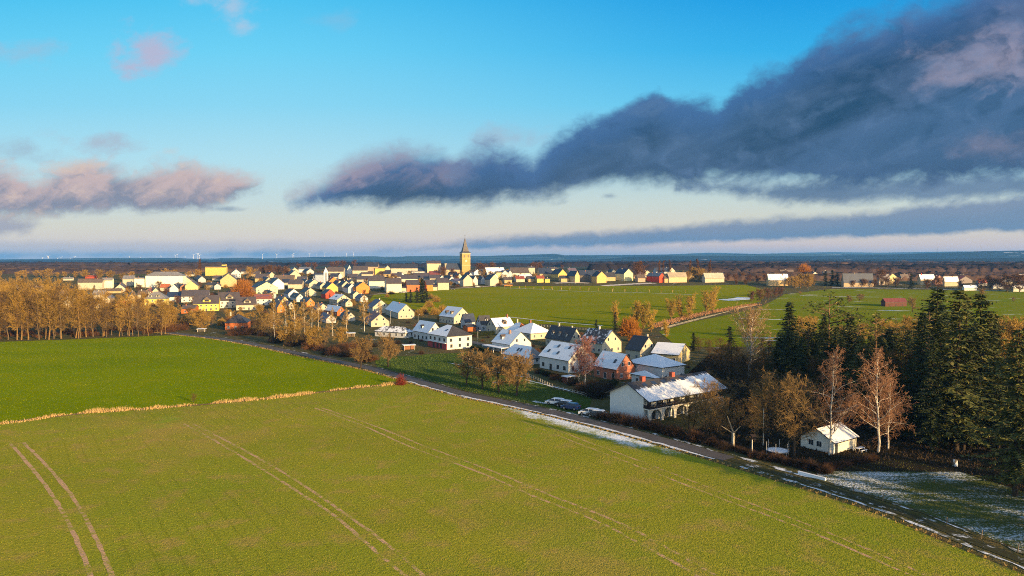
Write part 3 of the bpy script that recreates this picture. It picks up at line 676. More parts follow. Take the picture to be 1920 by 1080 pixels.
def bare_tree(seed, h, r0, spread, clear=.25, limbs=16, up=.5, droop=0.0, form='round', fine=5, tw=.035, multi=1, sub=6):
    """trunk and limbs in one mesh, the twigs of the crown in another; grown by branching"""
    g = np.random.default_rng(seed); T = Segs(); C = Segs()
    def shape(f):     # crown half-width along the stem
        if form == 'round': return max(.15, math.sin(math.pi * min(1, .12 + .86 * f)) ** .7)
        if form == 'birch': return max(.12, (1 - f) ** .55 * min(1, .8 + f * 1.5))
        if form == 'column': return max(.25, math.sin(math.pi * min(1, .1 + .85 * f)) ** .5)
        if form == 'vase': return .6 + .4 * f ** .6 if f < .85 else .8
        return 1
    def branch(p, d, L, r, lvl):
        nseg = 4 if lvl <= 1 else (3 if lvl == 2 else 2); q = p.copy(); dd = d.copy(); pts = [q.copy()]
        for i in range(nseg):
            bend = g.normal(0, .16 + .05 * lvl, 3)
            trop = np.array([0, 0, up * .35 - droop * (.25 * lvl + .12 * i)])
            dd = unit(dd + bend + trop * .5); nq = q + dd * L / nseg
            ra, rb = r * (1 - .75 * i / nseg), r * (1 - .75 * (i + 1) / nseg)
            (T if lvl <= 1 else C).add(q, nq, max(ra, tw * .5), max(rb, tw * .4)); q = nq; pts.append(q.copy())
            if lvl == 3 and i == 0:
                for _ in range(2): C.add(q, q + unit(dd + g.normal(0, .55, 3) - np.array([0, 0, droop])) * L * g.uniform(.4, .8), tw * .5, tw * .3)
            if lvl < 3:
                for _ in range(sub // nseg + (1 if g.random() < (sub % nseg) / nseg else 0) if lvl < 2 else fine // nseg + (1 if g.random() < .5 else 0)):
                    t_ = g.random(); s0 = pts[-2] * (1 - t_) + q * t_
                    ax = unit(np.cross(dd, g.normal(0, 1, 3))); an = g.uniform(.45, 1.0)
                    nd = unit(dd * math.cos(an) + ax * math.sin(an))
                    branch(s0, nd, L * g.uniform(.35, .62) * (1 - .3 * i / nseg), r * .42, lvl + 1)
    for mstem in range(multi):
        lean = g.normal(0, .03 if multi == 1 else .16, 2); hh = h * (1 if mstem == 0 else g.uniform(.7, .95))
        p = np.array([*(g.normal(0, .25, 2) if multi > 1 else (0, 0)), -.3]); n = 9; stem = [p.copy()]
        for i in range(n):
            nq = p + np.array([lean[0] * hh / n + g.normal(0, .007 * hh), lean[1] * hh / n + g.normal(0, .007 * hh), (hh * (.93 if form != 'round' else .8) + .3) / n])
            f0, f1 = i / n, (i + 1) / n; T.add(p, nq, r0 * (1 - f0) ** .8 + .03 + (.25 * r0 if i == 0 else 0), r0 * (1 - f1) ** .8 + .02); p = nq; stem.append(p.copy())
        stem = np.array(stem); nl = limbs if multi == 1 else max(6, int(limbs / multi * 1.3))
        for j in range(nl):
            f = clear + (1 - clear) * ((j + g.random()) / nl); f = min(f, .98)
            s0 = np.array([np.interp(f * n, np.arange(n + 1), stem[:, c]) for c in range(3)])
            az = j * 2.4 + g.normal(0, .5); fc = (f - clear) / (1 - clear); el = .25 + up * .9 * (.35 + fc * .8) + g.normal(0, .12)
            L = spread * shape(fc) * g.uniform(.75, 1.2)
            branch(s0, np.array([math.cos(az) * math.cos(el), math.sin(az) * math.cos(el), math.sin(el)]), L, r0 * (.34 - .2 * fc), 1)
    return T, C
def conifer(seed, h, w, clear=.12, dens=1.0, pine=False, ragged=.25):
    g = np.random.default_rng(seed); T = Segs(); V = []
    n = 8; p = np.array([0, 0, -.3]); r0 = h * .0145
    for i in range(n):
        q = np.array([g.normal(0, .05), g.normal(0, .05), h * (i + 1) / n]); T.add(p, q, r0 * (1 - i / n) + .03, r0 * (1 - (i + 1) / n) + .03); p = q
    zs = np.arange(clear * h, h * .985, .62 / dens if not pine else 1.25)
    for z in zs:
        f = (z - clear * h) / (h * (1 - clear)); 
        if pine: wid = w * (math.sin(math.pi * min(1, .18 + .8 * f)) ** .8) * g.uniform(.5, 1.15)
        else: wid = w * ((1 - f) ** .78 * min(1, .55 + 1.8 * f)) + .25
        for k in range(6 if not pine else 5):
            az = g.uniform(0, 6.283); L = wid * g.uniform(1 - ragged * 1.6, 1 + ragged) * (1 + .22 * math.sin(2 * az + seed) + .18 * math.sin(z * .55 + seed * 1.7 + az)); zz_ = z + g.uniform(-.3, .3)
            d = np.array([math.cos(az), math.sin(az), 0]); s_ = np.array([-d[1], d[0], 0])
            sl_ = (-.34 + .5 * f) if not pine else .18 + .25 * f
            if L > 1.2: T.add(np.array([0, 0, zz_]), np.array([0, 0, zz_]) + d * L * .75 + np.array([0, 0, sl_ * L * .75]), .05 + .008 * L, .02)
            m = max(3, int(L * (2.6 if not pine else 2.4)))
            for i in range(m):
                if pine and i < m * .35: continue
                t_ = (i + g.random()) / m; c = d * L * t_ + np.array([0, 0, zz_ + sl_ * L * t_ * (1 - .25 * t_ * (0 if pine else 1))])
                fl = (.5 + .55 * (1 - t_)) * (.75 + .05 * w) * g.uniform(.7, 1.35)
                for sg in ((-1, 1) if not pine else (-1, 1, -1, 1, -1, 1)):
                    if pine: c = c + g.normal(0, .28, 3)
                    dr = unit(d * g.uniform(.25, .9) + s_ * sg * g.uniform(.5, 1.2) + np.array([0, 0, g.uniform(-.75, .1) if not pine else g.uniform(-.1, .7)]))
                    e = c + dr * fl; wv = unit(np.cross(dr, g.normal(0, 1, 3) + np.array([0, 0, 1.5]))) * fl * g.uniform(.16, .3)
                    V += [c - wv * .5, c + wv * .7 + dr * fl * .3, e, c - wv * .9 + dr * fl * .45]
    return T, np.array(V)
def bush(seed, r, h, n=900, tw=.03):
    g = np.random.default_rng(seed); C = Segs(); T = Segs()
    for i in range(n):
        az = g.uniform(0, 6.283); el = math.asin(g.uniform(.02, 1) ** .8); rr = g.uniform(.35, 1.15)
        e = np.array([math.cos(az) * math.cos(el) * r * rr, math.sin(az) * math.cos(el) * r * rr, math.sin(el) * h * rr]); e += g.normal(0, .06 * r, 3)
        b = e * g.uniform(.2, .7) + g.normal(0, .08 * r, 3); b[2] = max(b[2] * .8, 0); e[2] = max(e[2], .05)
        C.add(b, e, tw, tw * .5)
        for _ in range(2):
            c = b + (e - b) * g.uniform(.4, .9); C.add(c, c + unit(e - b + g.normal(0, .5, 3) * np.linalg.norm(e - b)) * r * g.uniform(.12, .3), tw * .7, tw * .4)
    for i in range(7):
        az = i * .9 + g.normal(0, .3); T.add(np.array([0, 0, -.2]), np.array([math.cos(az) * r * .4, math.sin(az) * r * .4, h * .55]), .08, .03)
    return T, C
def needle(name, c1, c2, c3):
    def f(t, b, g):
        r = g.outputs['Random Per Island']; n = t.noise(t.new('ShaderNodeTexCoord').outputs['Object'], .35, 3)
        return t.mix(t.ss(r, .9, .97, 0, .8), t.mix(t.m('ADD', t.m('MULTIPLY', r, .6), t.m('MULTIPLY', n, .4)), c1, c2), c3)
    return material(name, f, .8, .08)
BARK = lambda n, c: plain(n, c, .95, .05, .35, 2.5)
def birchbark(t, b, g):
    o = t.new('ShaderNodeTexCoord').outputs['Object']; n = t.noise(t.scale(o, (1, 1, .5)), 3.0, 4, .7)
    return t.mix(t.ss(n, .56, .66), (.52, .47, .4), (.07, .055, .045))
PROTO = {}
def proto(key, kindname, build, tm, cm, blade=False):
    def go():
        r = empty(kindname, (0, 0, 0)); T, C = build()
        T.mesh('trunk', tm, 5, r)
        if blade: mk('crown', C, np.arange(len(C)).reshape(-1, 4), cm, r)
        else: C.mesh('crown', cm, 3, r)
        return r
    PROTO[key] = [go, None, False]
def plant(key, loc, label, cat, group=None, sc=1.0, rz=None, zs=1.0, ws=1.0):
    p = PROTO[key]
    if p[1] is None: p[1] = p[0]()
    if not p[2]: o = p[1]; p[2] = True
    else: o = copy_tree(p[1])
    x, y = loc[:2]; o.location = (x, y, float(tz(y)) - .05); o.rotation_euler = (0, 0, random.uniform(0, 6.28) if rz is None else rz); o.scale = (sc * ws, sc * ws, sc * zs)
    if 'group' in o: del o['group']
    return tag(o, label, cat, group)
bk = BARK('brown_bark', (.12, .085, .05)); bg_ = BARK('ochre_bark', (.19, .115, .045)); bb = material('birch_bark', birchbark, .85, .15); bd = BARK('dark_bark', (.05, .038, .028))
tw_b = twig('brown_twig', (.15, .092, .04)); tw_o = twig('ochre_twig', (.37, .225, .05)); tw_w = twig('pale_twig', (.42, .27, .13)); tw_r = twig('red_twig', (.34, .18, .10)); tw_or = twig('orange_twig', (.46, .18, .025)); tw_y = twig('yellow_twig', (.52, .33, .06)); tw_d = twig('dark_twig', (.05, .036, .026)); tw_p = twig('pink_twig', (.29, .13, .10)); tw_red = twig('crimson_twig', (.27, .05, .03)); tw_m = twig('moss_twig', (.27, .17, .065)); tw_u = twig('rusty_twig', (.16, .078, .036)); tw_h = twig('hedge_twig', (.085, .048, .03))
nd_d = needle('spruce_needles', (.022, .034, .014), (.055, .068, .022), (.13, .12, .045)); nd_l = needle('fir_needles', (.045, .058, .018), (.12, .12, .032), (.21, .18, .06))
for s in range(4):
    proto(f'wood{s}', 'bare_tree', lambda s=s: bare_tree(100 + s, 22, .22, 5.6, .2, 22, .65, 0, 'round', 8, .034, 1, 8), bg_, tw_o)
    proto(f'woodb{s}', 'bare_tree', lambda s=s: bare_tree(130 + s, 22, .22, 5.6, .18, 22, .6, 0, 'round', 8, .034, 1, 8), bk, tw_b)
for s in range(3):
    proto(f'birch{s}', 'birch_tree', lambda s=s: bare_tree(200 + s, 24, .25, 8.0, .2, 28, .8, .34, 'birch', 7, .04, 1, 8), bb, tw_r)
    proto(f'slim{s}', 'birch_tree', lambda s=s: bare_tree(220 + s, 20, .2, 5.0, .25, 20, .8, .1, 'birch', 7, .05, 1, 7), bb, tw_o)
    proto(f'orch{s}', 'orchard_tree', lambda s=s: bare_tree(240 + s, 11, .26, 4.6, .22, 20, .45, .0, 'round', 9, .045, 1, 8), bd, tw_m)
    proto(f'yel{s}', 'willow_tree', lambda s=s: bare_tree(260 + s, 15, .22, 5.0, .1, 28, .9, .0, 'vase', 10, .055, 3, 9), bg_, tw_y)
    proto(f'pop{s}', 'poplar_tree', lambda s=s: bare_tree(280 + s, 22, .3, 4.0, .06, 32, 1.3, 0, 'column', 8, .1, 1, 7), bk, tw_u)
    proto(f'far{s}', 'village_tree', lambda s=s: bare_tree(300 + s, 13, .25, 6.5, .12, 20, .5, 0, 'round', 9, .075, 1, 8), bk, tw_u)
    proto(f'faro{s}', 'village_tree', lambda s=s: bare_tree(320 + s, 12, .25, 6.2, .1, 20, .5, 0, 'round', 9, .07, 1, 8), bg_, tw_o)
    proto(f'garden{s}', 'garden_tree', lambda s=s: bare_tree(340 + s, 15, .22, 6.0, .15, 20, .5, .05, 'round', 7, .04, 1, 8), bd, tw_m)
    proto(f'dark{s}', 'woodland_tree', lambda s=s: bare_tree(350 + s, 14, .2, 5.4, .15, 18, .55, .05, 'round', 8, .042, 1, 8), bd, tw_b)
    proto(f'spruce{s}', 'spruce_tree', lambda s=s: conifer(400 + s, 30, 6.2 + .7 * s, .1, 1.1), bd, nd_d, True)
    proto(f'fir{s}', 'fir_tree', lambda s=s: conifer(420 + s, 30, 7.4, .1, 1.0, False, .4), bd, nd_l, True)
    proto(f'pine{s}', 'pine_tree', lambda s=s: conifer(440 + s, 24, 6.0, .25, 1.0, True), BARK('pine_bark', (.2, .12, .07)), nd_l, True)
    proto(f'am{s}', 'amber_bush', lambda s=s: bush(600 + s, 4.5, 6, 600, .06), bk, tw_o, False)
    proto(f'ob{s}', 'round_bush', lambda s=s: bush(500 + s, 4.5, 7, 1500, .05), bk, tw_or, False)
    proto(f'bb{s}', 'bare_bush', lambda s=s: bush(520 + s, 3.0, 2.8, 420, .03), bd, tw_u, False)
    proto(f'db{s}', 'bare_bush', lambda s=s: bush(540 + s, 3.0, 2.6, 420, .028), bd, tw_d, False)
    proto(f'hb{s}', 'hedge_bush', lambda s=s: bush(580 + s, 2.2, 3.0, 420, .026), bd, tw_h, False)
proto('pinkbirch', 'birch_tree', lambda: bare_tree(230, 15, .18, 6.0, .2, 24, .75, .25, 'round', 10, .04, 1, 8), bb, tw_p)
proto('whitebirch', 'birch_tree', lambda: bare_tree(231, 25, .5, 8.5, .22, 30, .95, .05, 'round', 7, .05, 1, 8), bb, tw_w)
proto('redbush', 'bare_bush', lambda: bush(560, 2.0, 3.4, 330, .03), bd, tw_red)
proto('ever0', 'evergreen_tree', lambda: conifer(460, 13, 4.2, .04, 1.2, False, .5), bd, needle('yew_needles', (.012, .02, .010), (.03, .038, .012), (.06, .06, .02)), True)
proto('ever1', 'evergreen_tree', lambda: conifer(461, 13, 2.6, .04, 1.3, False, .3), bd, MATS['yew_needles'], True)
def at(key, px, py, htop, label, cat, group=None, h0=None, **kw):
    """plant a tree at the ground point of (px,py), as tall as the photograph shows (top at row htop)"""
    x, y = G(px, py); h = (py - htop) * y / F
    base = {'wood': 22, 'woodb': 22, 'birch': 24, 'slim': 20, 'orch': 11, 'yel': 15, 'pop': 22, 'far': 13, 'faro': 12, 'garden': 15, 'dark': 14, 'spruce': 30, 'fir': 30, 'pine': 24, 'ob': 7, 'bb': 3, 'db': 2.6, 'hb': 3, 'pinkbirch': 15, 'whitebirch': 25, 'redbush': 4, 'ever': 13}[key.rstrip('0123456789')]
    return plant(key, (x, y), label, cat, group, sc=h / base, **kw)

# --- wood on the left: front row of trunks, then deeper rows
g1 = 'bare trees of the left wood'
for i in range(32):
    px = -30 + i * 11 + rng.normal(0, 5); py = 641 - max(px, 0) * .04 - 1.5 + rng.uniform(-3, 1)
    top = (552 if px > 130 else 526) + rng.normal(0, 15) + (12 if px > 270 else 0)
    at(f'wood{i % 4}' if i % 5 not in (2, 4) else f'woodb{i % 3}', px, py, top, 'bare golden brown tree at the front edge of the wood behind the left field', 'tree', 'front trees of the left wood', zs=1.0)
for i in range(70):
    px = -60 + (i * 37 % 41) * 8.6 + rng.normal(0, 5); py = 631 - (i % 6) * 5.2 + rng.normal(0, 1.5)
    if px > 250 and py < 612: continue
    if px > 120 and i % 2: continue
    top = (py - rng.uniform(66, 84)) if px > 128 else (py - rng.uniform(84, 112))
    at(f'wood{i % 4}' if i % 3 else f'woodb{i % 4}', px, py, max(top, 507), 'bare tree deep inside the wood on the left, among many alike', 'tree', g1)
g = 'bushes under the left wood'
for i in range(40):
    px = -20 + i * 8.6 + rng.normal(0, 3); py = 637 - max(px, 0) * .04 - rng.uniform(0, 10)
    plant(f'bb{i % 3}', G(px, py), 'low rusty bush between the trunks of the left wood', 'bush', g, sc=rng.uniform(.5, 1.1))
# --- thicket between the lane and the village
g = 'rusty bushes along the far lane'
for px, py, s in [(308, 622, 1.5), (322, 620, 1.3), (300, 610, 1.6), (342, 619, 1.2), (290, 618, 1.5), (335, 606, 1.2), (320, 604, 1.5), (350, 611, 1.0)]:
    plant(f'bb{int(px) % 3}', G(px, py), 'rusty orange bush by the far end of the lane', 'bush', g, sc=s * 1.2)
g = 'dark bushes between the lane and the birches'
for i in range(60):
    px = 425 + i * 4.6 + rng.normal(0, 4); ln = np.interp(px, [420, 490, 560, 640, 700], [631, 642, 656, 672, 685]); py = ln - rng.uniform(2, 22)
    plant(['db0', 'db1', 'bb1', 'db2', 'bb0'][i % 5], G(px, py), 'dark leafless bush in the thicket along the lane', 'bush', g, sc=rng.uniform(.7, 1.45))
for i, (px, py, top) in enumerate([(378, 619, 578), (396, 612, 577), (362, 612, 580), (505, 640, 582), (498, 625, 585), (484, 628, 592), (545, 648, 600), (570, 642, 596), (592, 655, 609), (612, 650, 606), (640, 646, 612), (300, 620, 565), (320, 614, 572)]):
    at(f'garden{i % 3}' if i % 2 else f'faro{i % 3}', px, py, top, ['spreading ochre tree in the thicket below the village, %s' % q for q in ('left of the orange bungalow', 'behind the lane bend', 'beside the far lane bushes', 'lowest left of the birch row', 'upper left of the birch row', 'right of the orange bungalow', 'under the first birches', 'under the third birch', 'a round crown right beside the lane', 'under the right birches', 'beside the snowy garden', 'at the right end of the wood', 'just past the end of the wood')][i], 'tree')
for i, (px, py, top) in enumerate([(515, 634, 556), (536, 633, 552), (553, 634, 556), (571, 626, 556), (585, 622, 560), (597, 620, 562), (624, 630, 572), (650, 624, 574), (683, 624, 548), (712, 600, 562)]):
    at(f'slim{i % 3}', px, py, top, ['slender white birch first from the left below the dark roofs', 'white birch with a long straight trunk, second of the row', 'white birch third of the row, forked near the top', 'white birch in the middle pair left of its twin', 'white birch in the middle pair, right of its twin', 'thin birch before the cream gable with mauve roof', 'leaning birch before the snowy mauve roof', 'short birch with golden crown, left of the tall one', 'tall golden birch in front of the red roofed house', 'pale birch in front of the grey cream gable'][i], 'birch tree', 'birches below the village')
at('orch0', 676, 690, 628, 'round golden brown tree standing alone beside the lane', 'tree'); at('orch1', 728, 688, 624, 'broad moss brown tree behind the lane, before the long bungalow', 'tree')
for i, (px, py, top) in enumerate([(874, 722, 652), (904, 729, 654), (936, 736, 656), (968, 742, 656), (955, 724, 660)]):
    at(f'orch{i % 3}', px, py, top, ['dark old orchard tree, first from the left in the lane row', 'orchard tree second in the lane row, with forked trunk', 'orchard tree third in the lane row, wide crown', 'orchard tree last in the lane row, nearest the parked cars', 'smaller orchard tree behind the last two of the lane row'][i], 'tree', 'old orchard trees by the lane')
at('redbush', 752, 722, 697, 'crimson bush at the end of the dry grass ridge', 'bush')
at('dark0', 363, 755, 735, 'tiny leafless sapling on the dry grass ridge', 'sapling')
# --- gardens round the near houses
at('pinkbirch', 1097, 722, 628, 'pinkish bare birch between the white house and the salmon house', 'birch tree')
at('pinkbirch', 1085, 716, 652, 'smaller pinkish birch against the white gable', 'birch tree')
for i, (px, py, s, k) in enumerate([(1075, 722, 1, 'db0'), (1060, 716, .8, 'db1'), (1040, 712, .8, 'bb0'), (1026, 705, .7, 'db2'), (1090, 735, 1, 'bb1'), (1105, 740, 1.2, 'db0'), (1120, 745, 1.5, 'db1'), (1128, 735, 1.3, 'db2'), (1010, 700, .7, 'bb2'), (1110, 728, 1.1, 'bb0'), (1140, 730, 1.0, 'db1')]):
    plant(k, G(px, py), 'dark bush in the gardens below the white and salmon houses', 'bush', 'garden bushes below the near houses', sc=s)
at('ever1', 1150, 717, 696, 'small dark clipped evergreen beside the salmon house', 'tree'); at('ever0', 1108, 745, 718, 'dark evergreen left of the big white house', 'tree')
# --- mid field trees
at('ever1', 1153, 622, 584, 'dark narrow conifer beside the orange bush', 'tree'); at('ever0', 1118, 618, 598, 'dark rounded evergreen left of the narrow conifer', 'tree'); at('ever0', 1170, 612, 595, 'small dark evergreen behind the orange bush', 'tree')
at('ob0', 1180, 629, 594, 'glowing orange bush behind the dark roofed houses', 'bush')
for i, (px, py, top) in enumerate([(1156, 605, 570), (1190, 615, 572), (1206, 616, 569), (1220, 622, 586), (1250, 632, 604), (1258, 598, 563), (1276, 597, 559), (1290, 598, 556), (1325, 587, 548), (1336, 583, 543)]):
    at(f'yel{i % 3}', px, py, top, ['yellow crowned tree above the dark narrow conifer', 'tall yellow tree behind the orange bush', 'broad yellow tree right of its twin over the orange bush', 'pale reddish tree right of the orange bush', 'golden bush like tree behind the snow roofed yellow house', 'thin yellow tree first on the rusty strip in the field', 'yellow tree second on the rusty strip', 'fullest yellow tree of the group on the rusty strip', 'left of two yellow trees higher on the rusty strip', 'right and taller of two yellow trees higher on the rusty strip'][i], 'tree', 'yellow trees in the middle fields')
for i, (px, py, top) in enumerate([(1410, 566, 545), (1424, 565, 541), (1440, 562, 539), (1455, 558, 538), (1464, 556, 537), (1398, 534, 523), (1380, 534, 524)]):
    at(f'far{i % 3}', px, py, top, 'rusty leafless tree in the hedge at the end of the field', 'tree', 'rusty hedge trees at the field end')
# --- evergreen clump and amber trees in the village hollow
for px, py, top in [(770, 568, 542), (782, 568, 538), (792, 567, 520), (762, 566, 547), (800, 566, 540)]:
    at(f'ever{px % 2}', px, py, top, 'dark evergreen in the clump before the red house', 'tree', 'evergreen clump before the red house')
for px, py, s in [(795, 588, .75), (805, 576, .8), (815, 590, .8), (830, 585, .8), (842, 590, .7), (808, 560, .7), (818, 566, .8), (862, 592, .5), (785, 592, .7), (826, 600, .6)]:
    plant(f'am{px % 3}', G(px, py), 'amber bush on the slope below the dark evergreen clump', 'bush', 'amber bushes on the village slope', sc=s * 1.15)
at('ob1', 455, 558, 524, 'big round orange willow among the left houses', 'tree'); at('ob2', 1190, 640, 618, 'low orange brown bush behind the cream dark roofed house', 'bush')
at('faro0', 470, 525, 500, 'round ochre tree above the orange willow', 'tree')
for i, (px, py, top) in enumerate([(492, 517, 499), (506, 518, 496), (522, 517, 497), (535, 518, 498), (560, 505, 494), (576, 505, 491), (590, 506, 492), (632, 503, 488), (642, 502, 487), (664, 501, 487), (622, 504, 490), (897, 512, 492), (905, 512, 493), (922, 510, 491), (1003, 507, 490), (1012, 508, 491), (998, 508, 492), (1054, 505, 496), (1141, 505, 496), (1199, 519, 489), (1194, 522, 500), (1206, 524, 505), (1216, 505, 496), (830, 520, 499), (848, 520, 503), (818, 505, 500), (705, 505, 497), (775, 500, 491)]):
    at(f'far{i % 3}', px, py, top, 'rounded rusty brown tree rising among the distant village roofs', 'tree', 'brown trees among the far roofs')
at('pop0', 376, 519, 485, 'solitary brown column shaped poplar left of the yellow block', 'poplar tree')
for i, (px, py, top) in enumerate([(1236, 515, 488), (1244, 515, 488), (1256, 515, 487), (1294, 520, 488), (1307, 522, 485), (1329, 522, 487)]):
    at(f'pop{i % 3}', px, py, top, ['tall poplar, first from the left behind the red farmhouse', 'tall poplar close beside the first one', 'tall poplar above the navy farm roof', 'tall poplar left of the ochre tree beside the cream villa', 'tallest poplar above the ochre trees', 'poplar right next to the cream villa'][i], 'poplar tree', 'poplars on the skyline')
for px, py, top in [(1302, 527, 500), (1310, 528, 502), (1320, 526, 504), (1290, 528, 508)]:
    at(f'faro{px % 3}', px, py, top, 'ochre tree in the clump left of the cream villa', 'tree', 'ochre clump by the villa')
at('ob0', 1508, 518, 495, 'bright orange round crowned tree beside the grey roofed barn', 'tree')
for i, (px, py, top) in enumerate([(1500, 540, 512), (1490, 541, 517), (1514, 540, 512), (1522, 537, 520), (1478, 536, 520)]):
    at(f'faro{i % 3}', px, py, top, 'ochre tree in front of the bright orange one', 'tree', 'ochre trees by the grey roofed barn')
for i, (px, py, top) in enumerate([(1548, 536, 507), (1560, 536, 505), (1570, 536, 510)]):
    at('ever0', px, py, top, 'olive evergreen left of the long navy roofed barn', 'tree', 'olive evergreens left of the navy barn')
at('ever0', 1708, 541, 512, 'broad olive tree between the tan houses on the right', 'tree')
g = 'leafless trees round the right hand farms'
for i, (px, py, top) in enumerate([(1585, 536, 522), (1600, 538, 525), (1620, 538, 522), (1640, 538, 523), (1652, 536, 504), (1664, 538, 520), (1680, 538, 520), (1738, 542, 522), (1760, 542, 518), (1800, 542, 525), (1840, 543, 520), (1855, 545, 516), (1874, 545, 520), (1888, 547, 514), (1912, 548, 512), (1420, 532, 515), (1405, 530, 514), (1435, 528, 512), (1365, 527, 512), (1380, 526, 513), (1450, 532, 518), (1392, 525, 511), (1350, 524, 512), (1467, 530, 516)]):
    at(f'far{i % 3}', px, py, top, 'rusty leafless tree beside the farms behind the right meadow', 'tree', g)
for i, (px, py, top) in enumerate([(1711, 585, 556), (1592, 570, 552), (1612, 565, 549), (1616, 563, 551), (1500, 553, 545), (1900, 566, 556), (1840, 562, 540)]):
    at(f'orch{i % 3}', px, py, top, ['old fruit tree right of the red roofed shed', 'pale fruit tree in the meadow, left of the shed', 'small fruit tree further left of the shed', 'twin of the small fruit tree left of the shed', 'little tree on the snow line in the right meadow', 'tiny golden tree at the right edge of the meadow', 'rust leaved tree behind the tall spruces'][i], 'tree')
# --- forest on the right
at('whitebirch', 1404, 706, 560, 'tall many stemmed bare birch glowing at the left of the forest', 'birch tree')
for i, (px, py, top) in enumerate([(1556, 854, 640), (1646, 848, 642), (1665, 842, 700)]):
    at(f'birch{i}', px, py, top, ['tall bare birch with russet twigs beside the white annex', 'tall bare birch right of the white annex', 'slim leaning birch behind the right birch'][i], 'birch tree')
for i, (px, py, top) in enumerate([(1431, 835, 690), (1488, 858, 682), (1510, 800, 695), (1415, 815, 735), (1320, 800, 700), (1345, 806, 730), (1292, 808, 728), (1325, 818, 738), (1352, 822, 748), (1330, 740, 688), (1365, 770, 700), (1450, 780, 680), (1385, 790, 745), (1300, 806, 740)]):
    at(f'garden{i % 3}', px, py, top, ['bare tree rising behind the hedge, left of the trampoline', 'bare spreading tree right of the trampoline', 'bare tree behind the white annex', 'smaller bare tree left of the lamp post', 'bare tree touching the long roof of the big white house', 'bare tree before the arches of the big white house', 'bare tree hiding the fourth arch of the big white house', 'bare tree hiding the last arches of the big white house', 'low bare tree right of the last arch', 'ochre bare tree rising over the long snowy roof', 'thin bare tree right of the long snowy roof', 'bare tree in the shade behind the trampoline', 'small bare tree in the shady garden', 'bare shrub tree growing against the arches'][i], 'tree')
g = 'dark leafless trees at the shady forest edge'
for i, (px, py, top) in enumerate([(1372, 720, 640), (1395, 735, 655), (1420, 742, 660), (1440, 720, 625), (1460, 745, 660), (1380, 690, 640), (1352, 700, 640), (1350, 672, 628), (1330, 668, 632), (1310, 660, 628), (1410, 760, 690), (1475, 770, 700), (1345, 690, 650), (1520, 770, 660), (1590, 790, 690), (1610, 780, 660), (1680, 800, 640), (1700, 790, 650)]):
    at(f'dark{i % 3}', px, py, top, 'dark leafless tree in the shadow at the edge of the forest', 'tree', g)
at('ever0', 1300, 658, 622, 'black green evergreen right of the snow roofed yellow house', 'tree'); at('ever0', 1368, 668, 610, 'black green evergreen left of the tall glowing birch', 'tree')
gs = 'dark spruces of the forest'
named = [('spruce0', 1478, 745, 563, 'pointed dark spruce at the left end of the forest'), ('pine0', 1552, 745, 548, 'layered pine with flat branches above the forest'), ('spruce1', 1592, 735, 586, 'small dark spruce between the pine and the tall firs'), ('spruce2', 1752, 790, 535, 'dark pointed spruce on the left of the tall firs'), ('fir0', 1792, 845, 533, 'largest fir at the middle of the right forest'), ('fir1', 1832, 835, 540, 'broad lit fir right of the largest one'), ('fir2', 1903, 930, 606, 'fir with golden lit branches at the right edge'), ('pine1', 1738, 800, 582, 'lit pine standing before the tall firs'), ('pine2', 1640, 735, 588, 'ochre lit pine behind the right birch'), ('pine1', 1610, 742, 600, 'olive pine left of the ochre pine')]
for k, px, py, top, lb in named: at(k, px, py, top, lb, 'conifer', ws=1.3 if k[0] == 's' else 1.12)
FS = []
for i in range(64):
    px = 1455 + (i * 29 % 64) * 8.2 + rng.normal(0, 5); py = 740 + (i % 8) * 15 + rng.normal(0, 5)
    lim = np.interp(px, [1450, 1530, 1600, 1700, 1800, 1900, 2000], [760, 775, 800, 850, 872, 905, 940])
    if py > lim: py = lim - rng.uniform(4, 40)
    topm = np.interp(px, [1450, 1500, 1540, 1600, 1690, 1730, 1800, 1850, 1880, 1960], [640, 600, 595, 610, 628, 590, 570, 572, 640, 610]) + rng.uniform(0, 55)
    at(f'spruce{i % 3}' if i % 4 else f'fir{i % 3}', px, py, topm, 'dark spruce crowded among others in the shady forest', 'conifer', gs, zs=rng.uniform(.85, 1.15))
for i, (px, py, top) in enumerate([(1700, 600 + 40, 590), (1655, 650, 596), (1670, 660, 604), (1700, 665, 606), (1580, 650, 608), (1620, 640, 604), (1720, 680, 605), (1500, 640, 592), (1516, 630, 590), (1885, 690, 596), (1900, 700, 592), (1920, 690, 600), (1870, 680, 610)]):
    at(f'faro{i % 3}', px, py, top, 'ochre leafless tree behind the dark conifers', 'tree', 'ochre trees behind the conifers')
for i in range(26): at(f'faro{i % 3}', -10 + i * 15 + rng.normal(0, 5), 521 + rng.normal(0, 2), 507 + rng.normal(0, 2.5), 'ochre tree top at the back of the left wood', 'tree', 'tree tops at the back of the left wood')
for i in range(22):
    px = 1440 + i * 13.5 + rng.normal(0, 5); at(f'spruce{i % 3}' if i % 5 else 'pine2', px, 705 + (i * 7 % 4) * 13, np.interp(px, [1440, 1500, 1600, 1730], [632, 606, 612, 622]) + rng.uniform(-6, 26), 'dark spruce crowded among others in the shady forest', 'conifer', gs, ws=1.45)
# forest going on to the right, outside the picture: the trees whose shadow lies on the meadow and the field
for i in range(42):
    s = 40 + rng.uniform(0, 1) * 95; o = 2 + rng.uniform(0, 1) ** 1.3 * 75
    x = 56 + .70 * s + .714 * o; y = 113 - .714 * s + .70 * o
    if y < -20 or abs((x / max(y, 1)) * F) < 1040: continue
    if lane_dist(np.array([x]), np.array([y]))[0] < 7: continue
    plant(f'spruce{i % 3}', (x, y), 'dark spruce crowded among others in the shady forest', 'conifer', gs, sc=rng.uniform(.5, .72))
for x, y in [(84, 88), (93, 80)]: plant('spruce1', (x, y), 'dark spruce crowded among others in the shady forest', 'conifer', gs, sc=.8)
